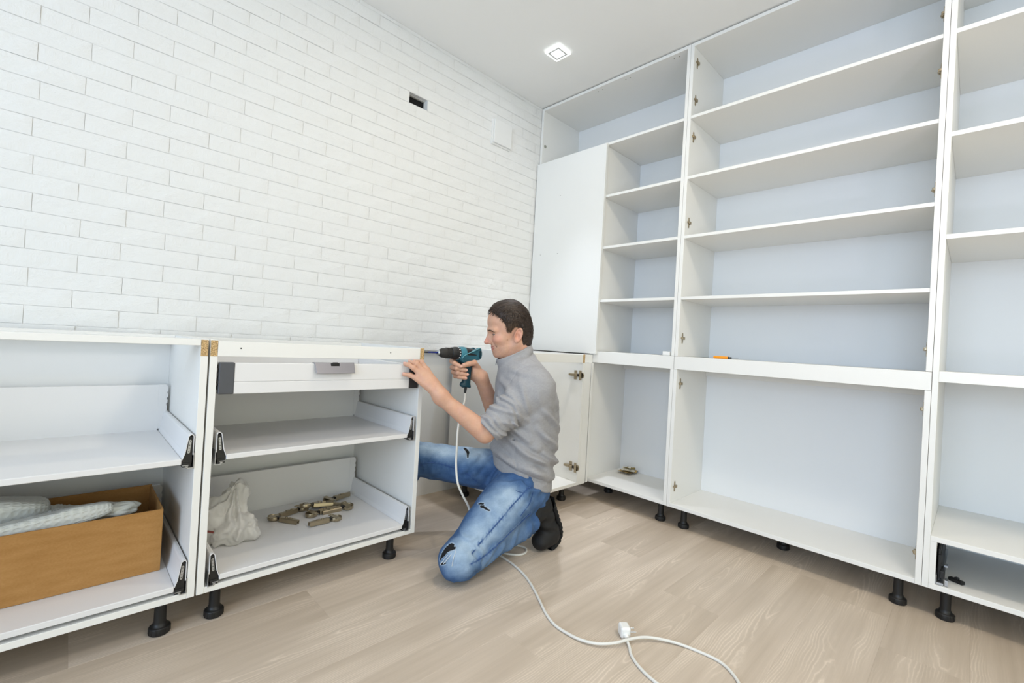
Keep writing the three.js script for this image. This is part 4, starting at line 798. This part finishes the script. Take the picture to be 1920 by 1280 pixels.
const SEAMS = [
  [[1.318, 0.300, -1.184], [1.296, 0.296, -1.189], [1.255, 0.269, -1.190], [1.215, 0.245, -1.191], [1.161, 0.210, -1.188], [1.114, 0.176, -1.191], [1.070, 0.142, -1.196], [1.033, 0.117, -1.192]],
  [[1.313, 0.197, -1.183], [1.263, 0.177, -1.181], [1.208, 0.158, -1.176], [1.157, 0.131, -1.178], [1.106, 0.111, -1.177], [1.062, 0.094, -1.181], [1.020, 0.089, -1.181]],
  [[1.066, 0.321, -1.603], [1.086, 0.333, -1.583], [1.113, 0.336, -1.564], [1.153, 0.327, -1.532], [1.195, 0.311, -1.503], [1.232, 0.288, -1.475], [1.264, 0.260, -1.458]],
].map(l => l.map(p => V(...p)));
const CREASES = [[1.315, 0.305, -1.20, 1.25, 0.245, -1.20, 4], [1.345, 0.275, -1.175, 1.26, 0.205, -1.17, 4], [1.375, 0.235, -1.165, 1.30, 0.170, -1.165, 4], [1.29, 0.325, -1.22, 1.21, 0.275, -1.235, 4], [1.00, 0.135, -1.19, 1.06, 0.06, -1.185, 7], [1.02, 0.155, -1.19, 1.10, 0.095, -1.175, 8], [1.075, 0.055, -1.19, 1.13, 0.115, -1.178, 8], [1.12, 0.045, -1.19, 1.18, 0.105, -1.182, 8], [1.22, 0.055, -1.19, 1.25, 0.135, -1.18, 7], [1.30, 0.07, -1.185, 1.325, 0.155, -1.18, 7], [1.365, 0.085, -1.18, 1.375, 0.185, -1.185, 8], [1.40, 0.10, -1.18, 1.405, 0.20, -1.19, 7],
  [1.37, 0.375, -1.40, 1.29, 0.30, -1.43, 9], [1.33, 0.38, -1.43, 1.25, 0.30, -1.46, 9], [1.29, 0.385, -1.46, 1.21, 0.30, -1.49, 7], [1.35, 0.25, -1.38, 1.27, 0.235, -1.43, 8], [1.15, 0.27, -1.575, 1.27, 0.245, -1.475, 7], [1.12, 0.30, -1.60, 1.25, 0.275, -1.48, 6]].map(q => [V(q[0], q[1], q[2]), V(q[3], q[4], q[5]), q[6] * 0.00062]);
function jeans(x, y, z) {
  if (Math.hypot(x - 1.25, y - 0.2, (z + 1.45) * 0.8) > 0.62) return 0.2;
  const [d0, f] = torso(x, Math.max(y, 0.2), z);
  let p = smax(d0 + 0.013, y - (0.335 + 0.38 * f), 0.01); p = smax(p, 0.19 - y, 0.06);
  p = smin(p, ellD(x, y, z, 1.402, 0.232, -1.345, 0.104, 0.080, 0.136), 0.05);
  const n = N(x * 16, y * 16, z * 16);
  let tl = capD(x, y, z, J.hipL, J.kneeL, 0.104, 0.0690), cl = capD(x, y, z, J.kneeL, J.ankL, 0.0635, 0.0540);
  const [t1] = faceOut(x, y, z, J.hipL, J.kneeL), [t2] = faceOut(x, y, z, J.kneeL, J.ankL);
  tl -= 0.012 * Math.sin(Math.PI * clamp(t1, 0, 1)); tl += -0.010 * Math.pow(0.5 + 0.5 * Math.cos(t1 * 30 - 34 * y + 26 * z + 5 * n), 2) * (sstep(0.34, 0.0, t1) + 0.8 * sstep(0.72, 0.95, t1)) + 0.005 * n + 0.004;
  cl += -0.009 * Math.pow(0.5 + 0.5 * Math.cos(t2 * 32 + 5 * n + 30 * y), 2) * (sstep(0.4, 0.05, t2) + 0.7 * sstep(0.55, 1, t2)) + 0.005 * n + 0.003;
  const dA = J.ankL.clone().sub(J.kneeL); const endL = ((x - J.ankL.x) * dA.x + (y - J.ankL.y) * dA.y + (z - J.ankL.z) * dA.z) / dA.length() + 0.004 * n;
  cl = smax(cl, endL, 0.004);
  let leg = smin(tl, cl, 0.016); leg = smin(leg, Math.hypot(x - J.kneeL.x + 0.012, y - J.kneeL.y - 0.008, z - J.kneeL.z) - 0.066, 0.02);
  let tr = capD(x, y, z, J.hipR, J.kneeR, 0.097, 0.0705), cr = capD(x, y, z, J.kneeR, J.ankR, 0.068, 0.056);
  const [t3] = faceOut(x, y, z, J.hipR, J.kneeR); tr += -0.010 * Math.pow(0.5 + 0.5 * Math.cos(t3 * 34 + 5 * n + 24 * y), 2) * (sstep(0.42, 0, t3) + 0.5 * sstep(0.6, 1, t3)) + 0.005 * n + 0.003;
  const legR = smin(tr, cr, 0.02);
  let d = smin(smin(p, leg, 0.03), legR, 0.03);
  if (Math.abs(d) < 0.03) for (const q of CREASES) { const c = capD(x, y, z, q[0], q[1], 0, 0) + 0.006 * N(x * 25, y * 25, z * 25); if (c < 0.045) d -= q[2] * (Math.exp(-c * c / 0.00022) - 0.5 * Math.exp(-(c - 0.022) * (c - 0.022) / 0.00012)); }
  d = Math.max(d, 0.004 - y);
  let r = 9; for (const q of RIPS) r = Math.min(r, capD(x, y, z, q[0], q[1], q[2], q[3])); if (r < 0) d += 0.003;
  return d;
}
{
  const col = (x, y, z, nx, ny, nz) => {
    const grain = 9 * N(x * 260, y * 260, z * 260) + 8 * N(x * 60, y * 60, z * 60) + 6 * N(x * 22, y * 22, z * 22);
    let r = 9; for (const q of RIPS) r = Math.min(r, capD(x, y, z, q[0], q[1], q[2], q[3]));
    if (r < 0.0005) return [17, 17, 20];
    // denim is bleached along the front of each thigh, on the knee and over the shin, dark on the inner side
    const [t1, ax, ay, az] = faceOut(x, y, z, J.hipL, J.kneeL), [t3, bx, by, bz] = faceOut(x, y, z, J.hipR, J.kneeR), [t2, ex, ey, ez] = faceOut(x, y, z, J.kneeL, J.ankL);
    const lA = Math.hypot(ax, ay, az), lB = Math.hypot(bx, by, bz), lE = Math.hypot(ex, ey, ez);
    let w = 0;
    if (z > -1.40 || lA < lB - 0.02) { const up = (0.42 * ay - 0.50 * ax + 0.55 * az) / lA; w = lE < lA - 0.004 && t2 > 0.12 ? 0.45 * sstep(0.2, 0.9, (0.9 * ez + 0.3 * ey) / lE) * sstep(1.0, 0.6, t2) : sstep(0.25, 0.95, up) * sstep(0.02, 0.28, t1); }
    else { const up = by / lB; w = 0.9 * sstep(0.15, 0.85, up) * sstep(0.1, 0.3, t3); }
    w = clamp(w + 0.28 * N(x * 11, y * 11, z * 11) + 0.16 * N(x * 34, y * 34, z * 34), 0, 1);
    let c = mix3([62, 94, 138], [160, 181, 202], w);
    // puckered seams: bleached and dark ticks on both sides of the stitch line
    for (const sm of SEAMS) for (let i = 0; i < sm.length - 1; i++) { const q = capD(x, y, z, sm[i], sm[i + 1], 0, 0); if (q < 0.013) { const tk = Math.sin((x + z * 0.4) * 420 + 5 * N(x * 40, y * 40, z * 40)); c = mix3(c, [44, 72, 120], 0.6 * sstep(0.0042, 0.0018, q)); c = mix3(c, [48, 78, 130], 0.32 * sstep(0.2, 0.8, tk) * sstep(0.012, 0.006, q)); } }
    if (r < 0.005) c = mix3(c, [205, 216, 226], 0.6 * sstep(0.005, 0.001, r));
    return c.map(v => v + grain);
  };
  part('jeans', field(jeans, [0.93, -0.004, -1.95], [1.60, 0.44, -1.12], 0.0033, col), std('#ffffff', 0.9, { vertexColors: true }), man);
  const th = std('#d5dbe0', 0.9);
  for (const q of [[V(0.978, 0.126, -1.228), V(0.958, 0.112, -1.226), V(0.944, 0.092, -1.234)], [V(0.986, 0.132, -1.222), V(0.968, 0.112, -1.212), V(0.962, 0.088, -1.210)], [V(0.962, 0.116, -1.236), V(0.950, 0.100, -1.242), V(0.943, 0.084, -1.250)]]) part('frayed_thread', tube(q, 0.0012, 16, 5), th, man);
  for (const sm of SEAMS) part('seam', tube(sm, 0.0016, 60, 6), std('#37558a', 0.9), man);
  part('pocket_edge', tube([[1.322, 0.276, -1.184], [1.308, 0.256, -1.179], [1.293, 0.239, -1.1755], [1.270, 0.221, -1.175], [1.248, 0.204, -1.1745]].map(p => V(...p)), 0.0017, 24, 5), std('#33507f', 0.9), man);
  part('pocket_edge', tube([[1.252, 0.288, -1.213], [1.266, 0.284, -1.197], [1.280, 0.281, -1.185]].map(p => V(...p)), 0.0015, 16, 5), std('#33507f', 0.9), man);
}
// boots: toes on the floor, sole turned back
{
  const boot = (x, y, z) => {
    const w = 0.8; const Z = (z + 1.236) / w - 1.236 * 0 ; const zz = -1.236 + (z + 1.236);
    let d = capD(x, y, zz, V(1.372, 0.140, -1.238), V(1.432, 0.192, -1.237), 0.044, 0.042);
    d = smin(d, capD(x, y, zz, V(1.436, 0.192, -1.236), V(1.488, 0.062, -1.234), 0.039, 0.045), 0.02);
    d = smin(d, capD(x, y, zz, V(1.488, 0.052, -1.234), V(1.440, 0.040, -1.232), 0.045, 0.037), 0.02);
    d += 0.003 * Math.sin(y * 130 + 20 * x) * sstep(0.06, 0.1, y) * sstep(0.2, 0.14, y) + 0.003 * N(x * 30, y * 30, z * 30);
    return Math.max(d, 0.0015 - y);
  };
  const m = std('#0f0f11', 0.65), s = node('boot', man);
  part('upper', field(boot, [1.35, -0.003, -1.31], [1.59, 0.265, -1.16], 0.0035), m, s);
  const cs = []; const path = [[1.468, 0.232], [1.487, 0.19], [1.511, 0.14], [1.538, 0.09], [1.546, 0.055], [1.530, 0.022], [1.49, 0.006]];
  const so = (x, y, z) => { let d = 9; for (let i = 0; i < path.length - 1; i++) d = Math.min(d, capD(x, y, z, V(path[i][0] - 0.010, path[i][1], z > -1.236 ? Math.min(z, -1.205) : Math.max(z, -1.266)), V(path[i + 1][0] - 0.010, path[i + 1][1], z > -1.236 ? Math.min(z, -1.205) : Math.max(z, -1.266)), 0.0095, 0.0095)); d += 0.0016 * Math.sin(y * 330 + 60 * Math.abs(z + 1.236)) * (x > 1.50 ? 1 : 0.4); return Math.max(d, 0.001 - y); };
  part('sole', field(so, [1.47, -0.003, -1.30], [1.60, 0.26, -1.17], 0.0035), std('#0b0b0c', 0.85), s);
  const b2 = node('boot', man);
  const bootR = (x, y, z) => { let d = capD(x, y, z, V(1.11, 0.13, -1.86), V(1.11, 0.065, -1.868), 0.05, 0.047); d = smin(d, capD(x, y, z, V(1.13, 0.045, -1.895), V(1.085, 0.04, -1.745), 0.042, 0.040), 0.03); return Math.max(d, 0.001 - y); };
  part('upper', field(bootR, [1.03, -0.004, -1.95], [1.19, 0.19, -1.69], 0.006), m, b2);
}

// ---------------------------------------------------------------- the drill he holds, its cord
{
  const AX = 0.797, AZ = -1.5;
  const t = thing('power_drill', 'corded teal drill with black chuck and blue bit, held by the man', 'drill', [1.21, 0.65, AZ]);
  const teal = std('#2a6272', 0.4), tealDark = std('#14404e', 0.42), blk = std('#1d1e1f', 0.5), rub = std('#2c2b29', 0.7);
  const alongX = pts => lathe(pts, 32).rotateZ(-Math.PI / 2).translate(0, AX, AZ);
  part('bit', [alongX([[0.0001, 0.9935], [0.0012, 0.994], [0.0024, 0.997], [0.0024, 1.062], [0.0001, 1.062]])], std('#26262c', 0.35, { metalness: 0.7 }), t);
  const flu = []; for (const s of [0, 1]) { const pts = []; for (let k = 0; k <= 60; k++) { const a = k / 60 * 26 + s * Math.PI; pts.push(V(1.012 + k / 60 * 0.05, AX + 0.0024 * Math.cos(a), AZ + 0.0024 * Math.sin(a))); } flu.push(tube(pts, 0.0011, 120, 5)); }
  part('bit_spiral', flu, std('#2440b8', 0.35, { metalness: 0.4 }), t);
  part('chuck', alongX([[0.0001, 1.0585], [0.0085, 1.0585], [0.0095, 1.0605], [0.016, 1.073], [0.0188, 1.080], [0.0195, 1.088], [0.0190, 1.094], [0.0200, 1.096], [0.0205, 1.118], [0.0196, 1.121], [0.0001, 1.122]]), rub, t);
  part('chuck_nose', alongX([[0.0045, 1.0572], [0.0098, 1.0578], [0.0112, 1.0625], [0.0100, 1.0635], [0.0045, 1.0635]]), M.steel, t);
  const kn = []; for (let k = 0; k < 22; k++) kn.push(box(1.0975, 1.1165, 0.0197, 0.0217, -0.0013, 0.0013, 0.0005).rotateX(k / 22 * 6.2832).translate(0, AX, AZ));
  part('chuck_ribs', kn, rub, t);
  part('torque_collar', alongX([[0.0001, 1.1205], [0.0205, 1.1205], [0.0228, 1.124], [0.0252, 1.144], [0.0262, 1.149], [0.0262, 1.160], [0.0001, 1.160]]), blk, t);
  const mk = []; for (let k = 0; k < 18; k++) { const a = k / 18 * 6.2832; mk.push(box(1.1395, 1.1465, 0.0242, 0.0259, -0.0016, 0.0016, 0.0004).rotateX(a).translate(0, AX, AZ)); }
  part('collar_ribs', mk, blk, t);
  const nb = []; for (let k = 0; k < 14; k++) { const a = k / 14 * 6.2832; nb.push(box(1.1515, 1.1570, 0.0258, 0.0268, -0.0022, 0.0022, 0.0003).rotateX(a).translate(0, AX, AZ)); }
  part('collar_marks', nb, std('#e9eaec', 0.5), t);
  part('gear_case', alongX([[0.0001, 1.1595], [0.0262, 1.1595], [0.0275, 1.163], [0.0282, 1.172], [0.0276, 1.173], [0.0276, 1.1745], [0.0284, 1.1755], [0.0284, 1.186], [0.0276, 1.190], [0.0001, 1.191]]), std('#3f8293', 0.38), t);
  // motor housing: rounded barrel drooping slightly to the back, as a field
  const house = (x, y, z) => { const r = 0.0272 - 0.10 * Math.max(0, x - 1.235) * 0.5; let d = capD(x, y, z, V(1.196, AX - 0.001, AZ), V(1.242, AX - 0.005, AZ), 0.0268, 0.0248); d = Math.max(d, x - 1.2675); return Math.max(d, 1.186 - x); };
  part('motor_housing', field(house, [1.18, 0.755, -1.54], [1.275, 0.84, -1.46], 0.0018), blk, t);
  const grip = (x, y, z) => {
    const k = clamp((0.775 - y) / 0.12, 0, 1), cx = lerp(1.214, 1.2115, k), a = lerp(0.0245, 0.0195, sstep(0, 0.5, k)) + 0.004 * sstep(0.85, 1, k), b = lerp(0.0165, 0.0132, sstep(0, 0.5, k)) + 0.002 * sstep(0.85, 1, k);
    let d = (Math.pow(Math.pow(Math.abs(x - cx) / a, 2.6) + Math.pow(Math.abs(z - AZ) / b, 2.6), 1 / 2.6) - 1) * b; d = smax(d, 0.656 - y - 0.25 * (x - 1.21), 0.005); d = smax(d, y - 0.785, 0.004);
    d = smin(d, capD(x, y, z, V(1.190, 0.668, AZ), V(1.198, 0.664, AZ), 0.0095, 0.011), 0.008);
    return d;
  };
  part('handle', field(grip, [1.165, 0.64, -1.53], [1.255, 0.80, -1.47], 0.002), tealDark, t);
  // teal side shells that sweep from under the gear case up to the back of the motor
  const shell = s => {
    const sh = new THREE.Shape(); sh.moveTo(1.158, 0.7765); sh.bezierCurveTo(1.166, 0.787, 1.176, 0.7905, 1.190, 0.797); sh.lineTo(1.252, 0.8205); sh.bezierCurveTo(1.260, 0.822, 1.265, 0.815, 1.2665, 0.805); sh.bezierCurveTo(1.269, 0.790, 1.266, 0.777, 1.256, 0.7735); sh.lineTo(1.232, 0.771); sh.lineTo(1.205, 0.762); sh.bezierCurveTo(1.190, 0.753, 1.170, 0.760, 1.158, 0.7765);
    const g = new THREE.ExtrudeGeometry(sh, { depth: 0.008, bevelEnabled: true, bevelSize: 0.002, bevelThickness: 0.003, bevelSegments: 3, curveSegments: 16 }), p = g.attributes.position;
    for (let i = 0; i < p.count; i++) { const bulge = 0.018 + 0.010 * Math.sqrt(clamp(1 - Math.pow((p.getY(i) - 0.795) / 0.034, 2), 0, 1)) - 0.004; p.setZ(i, AZ + s * (bulge - 0.006 + (p.getZ(i))* 0.9)); }
    if (s < 0) { const ix = g.index; const q = g.attributes.position; for (let i = 0; i < q.count; i += 3) { const a = [q.getX(i), q.getY(i), q.getZ(i)]; q.setXYZ(i, q.getX(i + 1), q.getY(i + 1), q.getZ(i + 1)); q.setXYZ(i + 1, ...a); } }
    g.computeVertexNormals(); return g;
  };
  part('side_shell', shell(1), teal, t); part('side_shell', shell(-1), teal, t);
  const edge = [[1.159, 0.778], [1.172, 0.790], [1.190, 0.798], [1.222, 0.810], [1.252, 0.8215], [1.262, 0.818]].map(p => V(p[0], p[1], AZ + 0.031)); edge[5].z -= 0.004;
  part('shell_edge', tube(edge, 0.0018, 40, 6), std('#5f9ca8', 0.4), t);
  const vents = []; for (let k = 0; k < 7; k++) vents.push(box(1.2515, 1.2605, 0.783 + k * 0.0042, 0.7846 + k * 0.0042, AZ + 0.0285, AZ + 0.0335, 0.0004));
  part('vent', vents, std('#0e1a1c', 0.7), t);
  part('trigger', box(1.178, 1.196, 0.738, 0.763, AZ - 0.007, AZ + 0.007, 0.005), blk, t);
  part('cord_sleeve', cyl(V(1.212, 0.661, AZ), V(1.2095, 0.630, AZ), 0.0068, 0.0045, 14), blk, t);
}
{
  const t = thing('power_cable', 'white power cable hanging from the drill, looping over the floor to a white plug', 'cable', [1.2, 0, -0.7]), r = 0.0042;
  const pts = [[1.2098, 0.634, -1.5], [1.207, 0.600, -1.496], [1.180, 0.566, -1.478], [1.140, 0.50, -1.445], [1.110, 0.430, -1.408], [1.083, 0.372, -1.372], [1.080, 0.312, -1.352], [1.106, 0.262, -1.352], [1.148, 0.205, -1.362], [1.215, 0.08, -1.385], [1.285, 0.008, -1.385], [1.345, r, -1.345], [1.392, r, -1.312], [1.399, r, -1.278], [1.372, r, -1.251], [1.338, r, -1.252], [1.305, r, -1.285], [1.283, r, -1.322], [1.270, r + 0.004, -1.315], [1.268, r, -1.27], [1.262, r, -1.215], [1.238, r, -1.13], [1.205, r, -1.06], [1.160, r, -0.985], [1.117, r, -0.915], [1.096, r, -0.862], [1.093, r + 0.001, -0.815], [1.098, 0.007, -0.768], [1.116, 0.010, -0.726], [1.155, 0.013, -0.691], [1.194, 0.014, -0.6745], [1.228, 0.014, -0.659], [1.256, 0.012, -0.642], [1.284, 0.009, -0.613], [1.307, 0.006, -0.578], [1.321, r, -0.538], [1.328, r, -0.463], [1.305, r, -0.42], [1.262, r, -0.385], [1.200, r, -0.372], [1.140, r, -0.40], [1.111, r, -0.46], [1.113, r, -0.525], [1.130, r, -0.592], [1.160, r, -0.640], [1.186, 0.006, -0.662], [1.202, 0.011, -0.683]];
  part('cable_run', tube(pts, r, 700, 8), std('#e4e2dc', 0.45), t);
  const p = node('plug', t); const w = worldOf(t); p.position.set(1.2215 - w.x, 0.0175 - w.y, -0.7005 - w.z); p.rotation.y = -0.72;
  mesh('plug_body', merge([new RoundedBoxGeometry(0.030, 0.0335, 0.036, 4, 0.007), cyl(V(0.0, -0.005, 0.015), V(0.0, -0.006, 0.030), 0.0085, 0.0055, 14)]), std('#f1f1ee', 0.35), p);
  mesh('prong', cyl(V(0.013, 0.001, -0.0095), V(0.032, 0.001, -0.0095), 0.0024, 0.0022, 10), M.steel, p);
  mesh('prong', cyl(V(0.013, 0.001, 0.0095), V(0.032, 0.001, 0.0095), 0.0024, 0.0022, 10), M.steel, p);
}
renderer.render(scene, camera);
